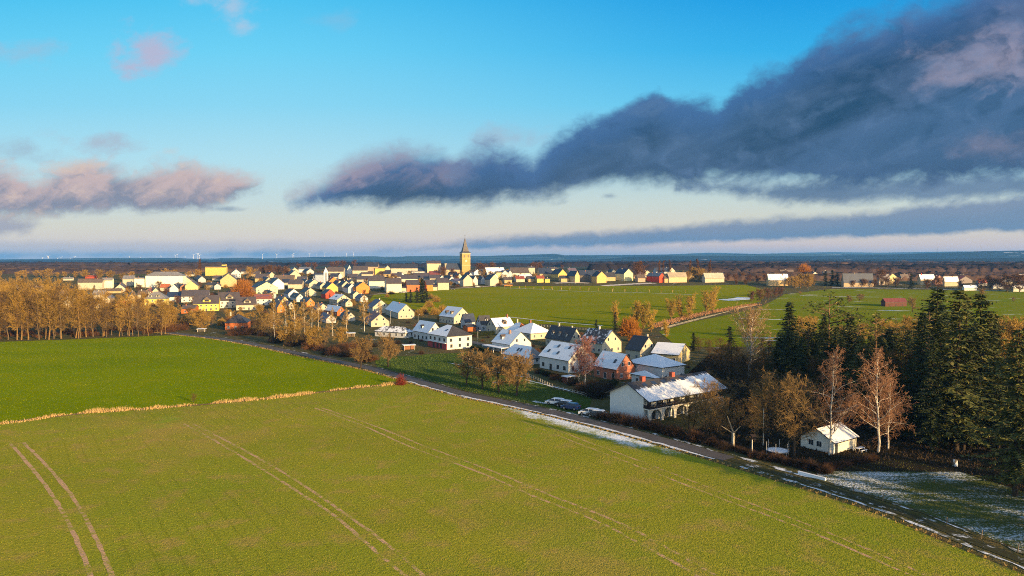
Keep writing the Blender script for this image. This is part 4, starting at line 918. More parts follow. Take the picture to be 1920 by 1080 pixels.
# undergrowth under the forest: dark litter and brambles
def litter(name, poly, dens, h, w, c):
    X, Y = scatter(poly, dens); blades(name, X, Y, h, w, leafmat(name, c, mul(c, .7), mul(c, 1.5), .2), .6)
UG = [G(*p) for p in [(1300, 812), (1420, 858), (1540, 884), (1640, 866), (1700, 862), (1800, 885), (1960, 935), (2000, 760), (1800, 700), (1500, 680), (1330, 665), (1290, 700), (1375, 745), (1330, 790)]]
sheet('forest_floor', UG, grassmat('forest_soil', (.035, .026, .018), (.03, .03, .016), (.055, .04, .025), sc=.1, snow=patchsnow(.80)), .034, 16, 2)
litter('undergrowth', UG, 4, .45, .3, (.05, .036, .022))
# hedge along the right of the lane
g = 'brown hedge along the lane'
for i in range(44):
    t_ = i / 43; px = 1118 + (1545 - 1118) * t_; py = np.interp(px, [1118, 1210, 1340, 1440, 1560], [787, 808, 842, 868, 896]) - 1
    x, y = G(px, py); plant(f'hb{i % 3}' if i % 4 else f'db{i % 3}', (x + rng.normal(0, .4) + 1.2, y + rng.normal(0, .5) + .8), 'brown bush of the hedge along the lane', 'hedge bush', g, sc=rng.uniform(.55, .95) * (1.15 if px < 1330 else .8))
for i in range(10):
    px = 1548 + i * 10; py = 882 - i * 2.2
    plant(f'hb{i % 3}', G(px, py), 'brown bush of the hedge between the annex and the paddock', 'hedge bush', 'hedge by the annex', sc=.5)

# gardens of the village: small bare trees and bushes between the houses
g = 'garden trees between the village houses'
for i in range(190):
    px = 120 + (i * 53 % 190) * 4.75 + rng.normal(0, 4); f = rng.random(); lo = np.interp(px, [120, 420, 640, 700, 760, 830, 960, 1060], [600, 612, 590, 548, 545, 538, 530, 527]); hi = np.interp(px, [120, 400, 600, 800, 1060], [538, 520, 512, 514, 513])
    py = hi + (lo - hi) * f; htop = py - rng.uniform(7, 15) * np.interp(py, [510, 600], [.75, 1.5])
    at(['far0', 'faro1', 'far2', 'faro0', 'far1', 'garden0', 'faro2', 'ever0', 'garden1'][i % 9], px, py, htop, 'small tree in a garden between the crowded village houses', 'tree', g)
g = 'low bushes between the village houses'
for i in range(150):
    px = 130 + (i * 67 % 150) * 5.6 + rng.normal(0, 4); f = rng.random(); lo = np.interp(px, [130, 420, 640, 700, 760, 830, 960], [605, 618, 600, 590, 552, 545, 536]); hi = np.interp(px, [130, 400, 600, 800, 960], [545, 530, 520, 520, 518])
    py = hi + (lo - hi) * f; plant(['bb0', 'db1', 'bb2', 'am0', 'bb1', 'am2'][i % 6], G(px, py), 'low bush in a garden between the crowded village houses', 'bush', g, sc=rng.uniform(.7, 1.5) * (.6 if i % 6 in (3, 5) else 1))
g = 'garden bushes of the near estate'
for i, (px, py) in enumerate([(690, 640), (700, 650), (712, 645), (724, 642), (745, 645), (770, 645), (790, 640), (880, 625), (890, 632), (905, 640), (915, 634), (860, 622), (945, 640), (960, 648), (1000, 650), (1008, 660), (1020, 655), (1040, 655), (1100, 660), (1110, 670), (1150, 680), (1160, 690), (1166, 672), (1190, 690), (1235, 682), (1245, 690), (1290, 690), (1300, 700), (820, 612), (838, 614), (780, 612), (765, 606), (985, 640), (1060, 672), (1000, 672), (930, 672), (915, 668), (880, 660), (790, 664), (740, 660), (1215, 650), (1180, 648), (1090, 628), (1140, 636), (1010, 622), (960, 610)]):
    plant(['bb0', 'db1', 'hb2', 'bb1', 'db0', 'hb1'][i % 6], G(px, py), 'leafless garden bush beside the houses of the near estate', 'bush', g, sc=rng.uniform(.4, .85))
# ------------------------------------------------------------------ houses
WH, CR, YE, GR, TAN, OR, RD, SAL, BY, BE = (.60, .59, .565), (.48, .43, .325), (.58, .45, .12), (.46, .46, .47), (.50, .36, .18), (.62, .22, .05), (.45, .07, .035), (.46, .17, .10), (.68, .56, .12), (.46, .38, .20)
DK, BR, NV, RT, OT, GY, MV = (.05, .047, .05), (.115, .085, .065), (.035, .045, .075), (.30, .075, .035), (.42, .12, .035), (.2, .19, .19), (.17, .12, .14)
TRIM = lambda: plain('dark_gutter', (.035, .033, .035), .5, .4); WFR = lambda: plain('white_frame', (.7, .7, .69), .5, .4, .08); DFR = lambda: plain('dark_frame', (.06, .058, .058), .5, .4)
def window(par, face, a, z, w, h, W2, L2, dark=False, name='window'):
    """face: '-x','+x','-y','+y'; a = position along the wall; a frame with its pane behind"""
    f = MB(); p = MB(); t_ = .07
    def put(mb, a0, a1, z0, z1, d0, d1):
        if face[1] == 'x':
            s = 1 if face[0] == '+' else -1; x0, x1 = sorted((s * (L2 + d0), s * (L2 + d1))); mb.box(x0, x1, a0, a1, z0, z1)
        else:
            s = 1 if face[0] == '+' else -1; y0, y1 = sorted((s * (W2 + d0), s * (W2 + d1))); mb.box(a0, a1, y0, y1, z0, z1)
    x0, x1, z0, z1 = a - w / 2, a + w / 2, z - h / 2, z + h / 2
    put(f, x0 - t_, x0, z0, z1, -.05, .06); put(f, x1, x1 + t_, z0, z1, -.05, .06); put(f, x0 - t_, x1 + t_, z1, z1 + t_, -.05, .06); put(f, x0 - t_ - .06, x1 + t_ + .06, z0 - t_, z0, -.05, .12)
    if w > .9: put(f, a - .03, a + .03, z0, z1, -.05, .05)
    o = f.build(name, DFR() if dark else WFR(), par)
    put(p, x0, x1, z0, z1, -.04, .025); p.build('pane', GLASS(), o); return o
def roof_mesh(L2, W2, h, rise, oh, ohg, th, hip, mats, half=0.0):
    """roof slabs: material 0 the -y side, 1 the +y side, 2 the -x hip, 3 the +x hip, 4 edges"""
    mb = MB(); sl_ = rise / W2; e = h - sl_ * oh; top = h + rise; ye = W2 + oh; xe = L2 + (oh if hip else ohg)
    if hip: r = max(L2 - W2 * hip, .01)
    else: r = xe
    A = [(-xe, -ye, e), (xe, -ye, e), (xe, ye, e), (-xe, ye, e)]; rr = (-r, 0, top), (r, 0, top)
    up = lambda p: (p[0], p[1], p[2] + th)
    o = [up(p) for p in A] + [up(p) for p in rr]; b = A + list(rr)
    mb.add(o, [(0, 1, 5, 4)], 0); mb.add(o, [(2, 3, 4, 5)], 1)
    if hip: mb.add(o, [(3, 0, 4)], 2); mb.add(o, [(1, 2, 5)], 3)
    V = o + b
    mb.add(V, [(6, 7, 1, 0), (8, 9, 3, 2), (7, 6, 10, 11), (9, 8, 11, 10)] + ([(9, 6, 0, 3), (7, 8, 2, 1), (6, 9, 10), (8, 7, 11)] if hip else [(6, 0, 4, 10), (9, 10, 4, 3), (7, 11, 5, 1), (8, 2, 5, 11)]), 4)
    return mb.build('roof', mats)
def house(px, py, th, gw, lw, hp, rp, wall, roof, label, cat='house', snow='', cover=.9, hip=0, wins=0, unit='p', chim=(), dorm=(), sky_=(), oh=.45, name=None, gwall=None, brick=False, dark=False, group=None, door=False, solar=(), z0=None, rs=None, ends=None):
    """a house whose nearest ground corner shows at (px,py); sizes in picture pixels at that distance, or metres with unit='m'"""
    x, y = G(px, py); k = y / F; a = R(th); c_, s_ = math.cos(a), math.sin(a)
    if unit == 'p':
        w = min(gw * k / max(abs(s_), .25), 30); l = lw * k / max(abs(c_), .25); h = hp * k; rise = rp * k
        l = min(l, 60)
    else: w, l, h, rise = gw, lw, hp, rp
    if unit == 'p': ends = (px - (lw if th % 180 > 90 else gw), px + (gw if th % 180 > 90 else lw))
    if ends:
        rd, nd = (c_, s_), (-s_, c_)
        if rd[1] < 0: rd = (-rd[0], -rd[1])
        if nd[1] < 0: nd = (-nd[0], -nd[1])
        def reach(dv, p):
            u_ = (p - 960) / F / ray(p, py)[1]; return (u_ * y - x) / (dv[0] - u_ * dv[1])
        if th % 180 > 90: l, w = reach(rd, ends[0]), reach((-nd[0], -nd[1]) if nd[0] < 0 else nd, ends[1])
        else: l, w = reach(rd, ends[1]), reach((-nd[0], -nd[1]) if nd[0] > 0 else nd, ends[0])
        l, w = min(abs(l), 75), min(abs(w), 32)
        if unit == 'p': h, rise = hp * k, rp * k
        if unit == 'p' and not chim and w < 20 and not hip and cat == 'house': chim = [(random.uniform(-.5, .6), random.uniform(-.2, .2), 1.2, random.choice([(.33, .14, .09), (.5, .46, .4), (.3, .25, .22)]))]
        if unit == 'p' and not wins and y < 640 and cat == 'house': wins = 1
    L2, W2 = l / 2, w / 2
    cs = [(sx * L2, sy * W2) for sx in (-1, 1) for sy in (-1, 1)]
    near = min(cs, key=lambda q: q[0] * s_ + q[1] * c_)
    cx, cy = x - (near[0] * c_ - near[1] * s_), y - (near[0] * s_ + near[1] * c_)
    zc = float(tz(y)) if z0 is None else z0
    r = empty(name or cat.replace(' ', '_'), (cx, cy, zc), a); tag(r, label, cat, group)
    mb = MB(); b0 = -2.5
    if hip: mb.box(-L2, L2, -W2, W2, b0, h)
    else: mb.prism([(-W2, b0), (W2, b0), (W2, h), (0, h + rise), (-W2, h)], 'x', -L2, L2)
    wm = brickwall(wall) if brick else plaster(wall)
    wo = mb.build('wall', [wm], r)
    tm = tiles(roof); sm = snowroof(roof, cover)
    q = {'R': 0, 'L': 1, 'F': 2, 'B': 3}
    ms = [tm, tm, tm, tm, TRIM()]
    for ch in snow: ms[q[ch]] = sm
    if rs: 
        for ch, cl in rs.items(): ms[q[ch]] = tiles(cl)
    ro = roof_mesh(L2, W2, h, rise, min(oh, .12 * w), min(oh, .35), .2, hip, ms); ro.parent = r
    sl = rise / W2; vis = '+y' if th % 180 > 90 else '-y'; sg = 1 if vis == '+y' else -1
    for cxn, cyn, ch_, col_ in chim:
        zt = h + rise - abs(cyn * W2) * sl
        MB().box(cxn * L2 - .4, cxn * L2 + .4, cyn * W2 - .4, cyn * W2 + .4, zt - .6, zt + ch_).build('chimney', brickwall(col_), ro)
    for f_, dw in dorm:                                  # dormers on the visible slope, at fraction f along the ridge
        d0 = .35 * W2; yd = sg * (W2 * .78); zb = h + rise - abs(yd) * sl; hh = 1.5; dm = MB()
        yb = sg * .12 * W2
        dm.box(f_ * L2 - dw / 2, f_ * L2 + dw / 2, min(yd, yb), max(yd, yb), zb - .3, zb + hh)
        do = dm.build('dormer', plaster(gwall or wall), r)
        rf = MB().prism([(f_ * L2 - dw / 2 - .25, zb + hh - .1), (f_ * L2 + dw / 2 + .25, zb + hh - .1), (f_ * L2, zb + hh + dw * .45)], 'y', min(yd + sg * .25, yb), max(yd + sg * .25, yb)); rf.build('dormer_roof', tm, do)
        pn = MB().box(f_ * L2 - dw * .28, f_ * L2 + dw * .28, yd - .03, yd + .03, zb + .35, zb + hh - .15); pn.build('pane', GLASS(), do)
    def on_slope(nm, fx, fy, w_, l_, mat, side=sg):
        y0 = side * fy * W2; n_ = math.hypot(1, sl); m_ = MB()
        pts = []
        for dz in (.2, .29):
            for (ax, ay) in ((-w_ / 2, -l_ / 2), (w_ / 2, -l_ / 2), (w_ / 2, l_ / 2), (-w_ / 2, l_ / 2)):
                yy_ = abs(y0) + ay / n_; pts.append((fx * L2 + ax, side * yy_, h + rise - yy_ * sl + dz * n_))
        m_.add(pts, [(3, 2, 1, 0), (4, 5, 6, 7), (0, 1, 5, 4), (1, 2, 6, 5), (2, 3, 7, 6), (3, 0, 4, 7)]); m_.build(nm, mat, ro)
    for fx, fy in sky_: on_slope('skylight', fx, fy, 1.0, 1.4, GLASS())
    for fx, fy, w_, l_ in solar: on_slope('solar_panel', fx, fy, w_, l_, plain('solar_glass', (.02, .03, .06), .15, .6))
    if wins:
        big = wins >= 2
        rowsz = [1.55] + ([4.2] if h > 5 else [])
        nl = min(5, max(1, int(l / 3.4))); ng = min(4, max(1, int(w / 3.6)))
        for zi, z in enumerate(rowsz):
            for i in range(nl):
                ap = (i + .5) / nl * l - L2 + rng.uniform(-.3, .3); tall = zi == 0 and i == nl // 2
                window(r, vis, ap, z - (.45 if tall else 0), 1.1 if not big else 1.3, 2.0 if tall else 1.25, W2, L2, dark)
            for i in range(ng):
                window(r, '-x', (i + .5) / ng * w - W2 + rng.uniform(-.2, .2), z, 1.0, 1.3, W2, L2, dark)
        if not hip and rise > 2.0:
            for a_ in ((-.18, .18) if w > 7 else (0,)): window(r, '-x', a_ * w, h + rise * .28, .9, 1.2, W2, L2, dark)
    if door:
        d_ = MB(); ys = sorted((sg * (W2 - .03), sg * (W2 + .04))); d_.box(L2 * .5 - .5, L2 * .5 + .5, ys[0], ys[1], .02, 2.1); do = d_.build('door', plain('door_wood', (.09, .06, .045), .6, .3), r)
        MB().box(L2 * .5 + .33, L2 * .5 + .43, *sorted((sg * (W2 + .04), sg * (W2 + .1))), 1.0, 1.08).build('handle', plain('steel', (.5, .5, .5), .3, .5, .1, 3, 1), do)
    r['dims'] = (l, w, h, rise)
    return r
BK_ = (.33, .14, .09)
# --- near estate (metres)
m = dict(unit='m')
house(1241, 718, 36, 11.5, 13, 5.0, 3.0, WH, DK, 'white house with snowy hipped roof behind the big white house', snow='RLFB', cover=.95, hip=.9, wins=1, ends=(1174, 1283), **m)
house(1228, 728, 36, 6, 6.5, 3.2, 1.5, WH, DK, 'low white wing with snowy roof, between the hipped house and the brick chimney', snow='RLFB', cover=.97, hip=.5, wins=1, cat='annex', ends=(1184, 1234), **m)
house(1156, 714, 126, 8.6, 12.5, 4.0, 4.4, SAL, DK, 'salmon brick house with snowy roof beside the clipped evergreen', snow='L', wins=1, brick=True, sky_=[(-.55, .6)], ends=(1114, 1190), **m)
house(1066, 700, 126, 9, 12.5, 4.6, 4.9, WH, BR, 'white house with four roof windows in its snowy roof, beside the pink birches', snow='L', cover=.95, wins=1, dark=True, sky_=[(-.5, .28), (.25, .3), (-.05, .72), (.62, .68)], ends=(1012, 1112), **m)
house(993, 684, 126, 10, 13, 2.6, 3.6, WH, GY, 'low bungalow with snowy hipped roof and two skylights, behind the orchard trees', snow='L', cover=.93, hip=.9, wins=1, sky_=[(-.1, .5), (.1, .5)], ends=(943, 1020), **m)
h7 = house(956, 663, 126, 8.6, 11, 4.0, 4.9, WH, BR, 'white house with brick chimney, snowy roof and carport beside the orchard trees', snow='L', cover=.94, wins=1, chim=[(-.1, .25, 1.6, (.4, .22, .15))], dorm=[(.25, 1.8)], ends=(923, 996), **m)
h8 = house(838, 656, 126, 11.5, 11, 6.0, 3.9, WH, DK, 'white two storey house with red painted ground floor and half snowy hipped roof', snow='L', cover=.97, hip=.95, wins=2, dark=True, sky_=[(-.35, .5)], ends=(803, 885), **m)
house(803, 640, 126, 8, 12.5, 4.4, 4.6, WH, DK, 'white house with small dormer and snow roof, left of the red floored house', snow='L', cover=.97, wins=1, dorm=[(.1, 1.5)], dark=True, ends=(775, 829), **m)
house(760, 634, 152, 9, 17, 2.8, 2.3, WH, DK, 'long low white bungalow with patchy snow on its hipped roof', snow='LF', cover=.62, hip=.9, wins=1, ends=(703, 776), **m)
house(851, 608, 126, 11, 11, 4.4, 5.6, CR, BR, 'cream gabled house with two small dormers on its snowy roof, below the pasture', snow='L', cover=.93, wins=1, dorm=[(-.35, 1.8), (.35, 1.8)], ends=(824, 883), **m)
house(872, 616, 36, 8, 9, 4.2, 4.0, GR, NV, 'grey house with arched gable window and navy roof, left of its twin', wins=1, ends=(864, 891), **m)
house(877, 622, 36, 5, 5.5, 2.6, 1.0, OT, DK, 'small orange garage before the grey house', cat='garage', **m)
house(902, 621, 36, 8, 10, 4.4, 4.0, GR, DK, 'grey gabled house with dark roof and black dormer', wins=1, dorm=[(.2, 1.6)], ends=(893, 921), **m)
house(930, 626, 36, 9, 12, 3.8, 4.2, CR, BR, 'house with snow on its sunny slope and a brown dormer, amid the estate', snow='R', cover=.93, wins=1, dorm=[(.1, 2.4)], chim=[(.75, 0, 1.8, BK_)], gwall=(.2, .13, .1), ends=(912, 964), **m)
house(995, 637, 126, 12, 13, 3.2, 4.2, CR, OT, 'house with hipped orange tiled roof, snow on the shaded half', snow='LF', cover=.96, hip=.95, wins=1, chim=[(.2, 0, 1.4, BK_)], ends=(962, 1034), **m)
house(972, 632, 126, 8, 10, 3.2, 3.6, CR, OT, 'orange tiled wing with snowy hip joined to the hipped orange house', snow='L', cover=.96, hip=.8, cat='annex', chim=[(.3, 0, 2, CR)], **m)
house(1069, 653, 126, 9.5, 13, 3.6, 5.2, CR, DK, 'dark roofed house with three white dormers in a row', wins=1, dorm=[(-.55, 1.3), (0, 1.3), (.55, 1.3)], chim=[(-.6, -.1, 1.4, CR), (.4, 0, 1.4, CR)], gwall=WH, ends=(1023, 1092), **m)
house(1129, 664, 126, 10.5, 12.5, 4.6, 5.0, CR, DK, 'cream house with thinly frosted dark roof and sunlit gable', snow='L', cover=.42, wins=1, chim=[(.1, 0, 1.3, GR)], ends=(1087, 1165), **m)
house(1200, 677, 126, 9.2, 9.5, 4.3, 4.9, CR, DK, 'cream house with black roof, the shadow crossing its gable', wins=1, chim=[(-.7, -.1, 1.5, CR)], ends=(1173, 1231), **m)
house(1272, 683, 148, 9, 12.5, 3.6, 3.4, BE, DK, 'beige yellow house with plain snowy roof at the edge of the wood', snow='L', cover=.99, wins=1, ends=(1222, 1294), **m)
# carport of the chimney house, red ground floor of the two storey house
l, w, h, rise = h7['dims']; cp = MB(); cp.box(-l / 2 + .5, l / 2 + 2, w / 2 + .3, w / 2 + 4.2, 2.35, 2.6)
co_ = cp.build('carport_roof', snowroof(DK, .97), h7)
for px_ in (-l / 2 + .8, 0, l / 2 + 1.7): MB().box(px_ - .08, px_ + .08, w / 2 + 3.9, w / 2 + 4.05, 0, 2.35).build('post', WFR(), h7)
l, w, h, rise = h8['dims']
MB().box(-l / 2 + .05, l / 2 + .3, w / 2 + .015, w / 2 + .14, 0, 2.75).build('ground_floor_panel', plaster((.40, .07, .07)), h8)
for px_ in (-3.4, -.4, 3.2): MB().box(px_ - .9, px_ + .9, w / 2 + .1, w / 2 + .17, .2, 2.3).build('glass_door', GLASS(), h8)
MB().box(-l / 2 + .2, l / 2, w / 2 + .145, w / 2 + 1.0, 2.76, 2.95).build('balcony', WFR(), h8)
# white annex by the trampoline
ha = house(1563, 852, 36, 7.4, 9.2, 2.5, 2.0, (.72, .69, .62), GY, 'small white flat gabled annex with frosty roof under the tall birch', snow='R', cover=.93, cat='annex', oh=.5, ends=(1501, 1605), **m)
l, w, h, rise = ha['dims']
for a_ in (-.9, .9): window(ha, '-x', a_ + .4, 1.5, 1.1, 1.1, w / 2, l / 2)
MB().box(-l / 2 + .5, -l / 2 + 1.5, -w / 2 - .04, -w / 2 + .03, .05, 2.1).build('door', GLASS(), ha); MB().box(-l / 2 + 4.0, -l / 2 + 4.2, -w / 2 * .45, -w / 2 * .45 + .2, h + rise * .5, h + rise * .5 + 1.1).build('flue', TRIM(), ha)
MB().box(-l / 2 + 1.62, l / 2 - .1, -w / 2 - .05, -w / 2 + .01, .1, h - .15).build('cladding', plaster((.66, .62, .52)), ha)
# the big white house: arches below, balcony above
def snowridge(c, top):
    def f(t, b, g):
        tc = t.new('ShaderNodeTexCoord').outputs['Object']; X, Y, Z = t.sep(tc)
        n = t.noise(t.scale(tc, (1.4, .25, .25)), .9, 4, .6); n2 = t.noise(tc, 3.5, 4, .7)
        v = t.m('ADD', t.m('ADD', t.m('MULTIPLY', t.m('SUBTRACT', top, Z), .75), t.m('MULTIPLY', n, 1.3)), t.m('ADD', t.m('MULTIPLY', n2, .25), t.m('MULTIPLY', X, .028)))
        bump(t, b, n2, .3, .06)
        return t.mix(t.ss(v, 1.15, 1.4), t.mix(n2, mul(c, .7), mul(c, 1.3)), t.mix(n2, (.6, .62, .66), (.78, .8, .83)))
    return material('snowridge', f, .7, .3)
def big_house():
    x, y = G(1216, 793); a = R(36); c_, s_ = math.cos(a), math.sin(a); l, w, h, rise = 29.0, 13.5, 5.6, 3.2; L2, W2 = l / 2, w / 2
    cx, cy = x + L2 * c_ - W2 * s_, y + L2 * s_ + W2 * c_
    r = empty('white_house', (cx, cy, 0), a); tag(r, 'big white house with arches below, a balcony above and a long snowy roof', 'house')
    wm = plaster((.66, .67, .66)); rec = 1.7
    b = MB(); b.prism([(-W2 + rec, -1), (W2, -1), (W2, h), (0, h + rise), (-W2 + rec, h + rise - (W2 - rec) * rise / W2)], 'x', -L2, L2); b.build('wall', wm, r)
    # arcade front: piers and arch heads as one wall with openings
    af = MB(); n = 6; pw = .75; bay = (l - pw) / n; zs, rad = 1.35, (bay - pw) / 2
    y0, y1 = -W2, -W2 + .35
    for i in range(n + 1): af.box(-L2 + i * bay, -L2 + i * bay + pw, y0, y1, -1, zs)
    for i in range(n):
        xc = -L2 + pw + rad + i * bay; k = 14; top = 3.05
        pts = [(xc - rad, zs)] + [(xc + rad * math.cos(math.pi - math.pi * j / k), zs + min(rad, 1.55) * math.sin(math.pi * j / k)) for j in range(1, k)] + [(xc + rad, zs)]
        for (u0, z0_), (u1, z1_) in zip(pts[:-1], pts[1:]): af.prism([(u0, z0_), (u1, z1_), (u1, top), (u0, top)], 'y', y0, y1)
        if i < n: af.box(xc + rad, xc + rad + pw, y0, y1, zs, top)
    af.box(-L2, -L2 + pw, y0, y1, zs, 3.05); af.build('arcade', plaster((.68, .64, .55)), r)
    for i in range(n):
        xc = -L2 + pw + rad + i * bay; g_ = MB().box(xc - rad * .8, xc + rad * .8, -W2 + rec - .1, -W2 + rec + .01, .1, 2.5); go = g_.build('glass_door', GLASS(), r)
        MB().box(xc - .06, xc + .06, -W2 + rec - .16, -W2 + rec - .1, .1, 2.5).build('door_frame', WFR(), go)
    MB().box(-L2, L2, -W2 - .3, -W2 + rec, 3.06, 3.3).build('balcony_floor', plaster((.66, .62, .54)), r)
    rl = MB(); rl.box(-L2, L2, -W2 - .28, -W2 - .2, 4.15, 4.28); rl.box(-L2, L2, -W2 - .27, -W2 - .21, 3.34, 3.42)
    for i in range(int(l / .24)): rl.box(-L2 + i * .24, -L2 + i * .24 + .14, -W2 - .27, -W2 - .22, 3.42, 4.15)
    rl.box(-L2 - .06, -L2 + .02, -W2 - .2, -W2 + rec, 4.15, 4.28); rl.box(-L2 - .05, -L2 + .01, -W2 - .2, -W2 + rec, 3.34, 4.1)
    rl.build('railing', plain('dark_wood', (.07, .045, .03), .7, .2), r)
    for i in range(n + 1): MB().box(-L2 + i * (l - .3) / n, -L2 + .3 + i * (l - .3) / n, -W2 - .1, -W2 + .2, 3.31, 5.2).build('post', plain('dark_wood', (.07, .045, .03)), r)
    for i in range(8):
        xc = -L2 + 2 + i * 3.55; window(r, '-y', xc, 4.35, 1.5, 1.9, W2 - rec, L2, False)
    ms = [snowridge((.05, .047, .05), h + rise), tiles(DK), tiles(DK), tiles(DK), TRIM()]
    ro = roof_mesh(L2, W2, h, rise, .9, .8, .26, 0, ms); ro.parent = r
    for fx, cc in ((-.66, .0), (.12, .06)): MB().box(fx * L2 - .6, fx * L2 + .6, -.5 + cc, .5 + cc, h + rise - .5, h + rise + 1.3).build('chimney', brickwall((.36, .10, .07)), ro)
    sl = rise / W2
    for i in range(5):
        fx = -L2 + 3.2 + i * 3.6; m_ = MB(); ya, yb = .9, 2.1
        m_.add([(fx, -ya, h + rise - ya * sl + .32), (fx + 1.5, -ya, h + rise - ya * sl + .32), (fx + 1.5, -yb, h + rise - yb * sl + .32), (fx, -yb, h + rise - yb * sl + .32)] + [(fx, -ya, h + rise - ya * sl + .2), (fx + 1.5, -ya, h + rise - ya * sl + .2), (fx + 1.5, -yb, h + rise - yb * sl + .2), (fx, -yb, h + rise - yb * sl + .2)], [(0, 1, 2, 3), (7, 6, 5, 4), (0, 4, 5, 1), (1, 5, 6, 2), (2, 6, 7, 3), (3, 7, 4, 0)]); m_.build('solar_panel', plain('solar_glass', (.02, .03, .06), .15, .6), ro)
    return r
big_house()
# --- middle estate left of the pasture
house(747, 598, 113, 30, 24, 12, 15, CR, BR, 'cream gable with snowy left roof standing alone below the pasture', snow='L', cover=.97, wins=1)
house(696, 613, 108, 34, 10, 10, 14, CR, RT, 'cream gabled house with bright red roof among the birches', wins=1)
house(699, 588, 115, 32, 10, 12, 13, (.5, .46, .36), MV, 'greyish cream gabled house behind the red roofed house', wins=1)
house(632, 572, 126, 26, 15, 10, 9, CR, MV, 'yellow gabled house with mauve snowy roof and solar panels', snow='L', cover=.8, solar=[(0, .5, 3, 2)], rs=None)
house(594, 588, 118, 24, 8, 9, 9, CR, MV, 'cream gabled house with mauve roof behind the birch row')
house(632, 592, 126, 16, 24, 8, 9, OT, MV, 'orange gabled house with snowy mauve roof behind the birches', snow='L', cover=.85)
house(662, 560, 120, 14, 6, 8, 6, CR, BR, 'little cream house right of the mauve snowy roof')
# row of narrow gabled houses
for px, py, gw, lw, hp, rp, wl, rf, lb in [
    (570, 537, 12, 9, 7, 6, GR, DK, 'narrow grey house, first of the steep gables behind the birches'), (580, 540, 20, 8, 8, 8, CR, DK, 'broad cream gable with steep dark roof, near the grey hall'),
    (600, 543, 13, 9, 7, 6, CR, DK, 'cream gable half hidden under the chapel tower'), (572, 556, 21, 9, 8, 8, CR, DK, 'long cream gable with a dark roof, above the birch tops'),
    (613, 549, 21, 9, 10, 9, (.66, .42, .12), DK, 'cream and orange striped gable in the middle of the row'), (610, 560, 19, 8, 9, 8, RD, DK, 'deep red gabled house below the orange striped gable'),
    (619, 532, 14, 5, 6, 6, OR, RT, 'peach gable behind the striped one'), (630, 543, 15, 8, 10, 7, CR, DK, 'tall cream gable right of the peach one'), (641, 546, 17, 8, 11, 8, CR, DK, 'tall cream gable fourth from the right end of the row'),
    (653, 550, 14, 9, 11, 7, (.5, .52, .56), DK, 'bluish grey gable next to the orange house'), (668, 551, 25, 8, 13, 9, OR, DK, 'vivid orange gable with a cream stripe at the right end of the row')]:
    house(px, py, 122, gw, lw, hp, rp, wl, rf, lb)
# left quarter
for args in [
    (480, 552, 118, 41, 10, 12, 11, (.74, .68, .38), DK, 'big pale yellow gable with six windows and dark roof', dict(wins=1)),
    (362, 584, 20, 10, 48, 14, 14, BY, BR, 'bright yellow house with a brown roof and large gabled dormer', dict(wins=1, dorm=[(.05, 5.5)])),
    (340, 588, 15, 8, 26, 9, 6, OT, BR, 'small orange brick house left of the bright yellow one', {}),
    (271, 574, 15, 8, 40, 14, 12, YE, GY, 'yellow house with hipped grey roof and two white dormers at the wood', dict(hip=.9, dorm=[(-.5, 2.6), (.2, 2.6)], gwall=CR)),
    (340, 567, 22, 10, 52, 11, 10, WH, BR, 'white house with long brown roof behind the yellow one', dict(sky_=[(0, .5)])),
    (312, 566, 20, 8, 30, 9, 8, WH, NV, 'white house with dark blue roof right of the yellow dormered house', {}),
    (411, 578, 25, 12, 40, 14, 14, WH, BR, 'white house with a brown roof and broad cream dormer', dict(dorm=[(.0, 5.5)], gwall=CR, wins=1)),
    (443, 582, 22, 10, 38, 10, 13, CR, BR, 'cream house with a brown roof and one gabled dormer', dict(dorm=[(.1, 5)], wins=1)),
    (478, 573, 22, 10, 32, 12, 7, WH, OT, 'white house with red tiles and rows of solar panels', dict(solar=[(-.3, .4, 5, 2), (.4, .4, 5, 2)])),
    (520, 586, 112, 14, 8, 9, 11, OR, BR, 'orange walled house with brown roof behind the first birches', {}),
    (528, 576, 118, 13, 10, 12, 8, (.6, .45, .2), BR, 'ochre gable above the orange walled house', {}),
    (541, 559, 126, 20, 9, 9, 8, (.55, .58, .62), DK, 'bluish white gable with a small red dormer above the birches', {}),
    (422, 619, 12, 10, 40, 14, 14, OT, DK, 'orange lit brick bungalow with dark hipped roof beside the lane bend', dict(hip=.9, chim=[(-.7, .1, 1.8, CR)], wins=1)),
    (318, 548, 112, 16, 14, 7, 8, WH, DK, 'white steep gable with dark roof, in front of the tan gable', {}),
    (338, 545, 122, 14, 6, 7, 5, (.35, .16, .08), BR, 'brown brick gable right of the white steep gable', {}),
    (347, 546, 112, 24, 6, 10, 9, (.62, .48, .22), BR, 'blank tan gable in the middle of the left quarter', {}),
    (338, 533, 115, 22, 6, 6, 8, CR, BR, 'cream gable behind the blank tan one', {}),
    (413, 538, 112, 31, 10, 13, 12, TAN, BR, 'great tan barn gable above the orange willow', {}),
    (434, 521, 112, 18, 8, 9, 7, WH, DK, 'white gable with three windows behind the tan barn', dict(wins=1)),
    (511, 543, 112, 22, 8, 12, 9, (.6, .64, .70), DK, 'blue white gable in shade right of the pale yellow gable', {}),
    (513, 531, 8, 3, 38, 7, 8, TAN, BR, 'hall with a long brown roof behind the blue white gable', {}),
    (478, 529, 15, 8, 24, 7, 8, TAN, BR, 'brown roofed farmhouse under the big ochre trees', {}),
    (540, 542, 12, 10, 26, 9, 7, CR, BR, 'cream house with brown roof left of the narrow gables', {}),
    (543, 524, 112, 21, 6, 8, 9, CR, BR, 'sunlit cream gable right of the ochre trees', {}),
    (300, 535, 10, 8, 33, 6, 3, GR, GY, 'grey workshop with a nearly flat roof before the white school', {}),
]:
    kw = args[10]; house(*args[:10], **kw)
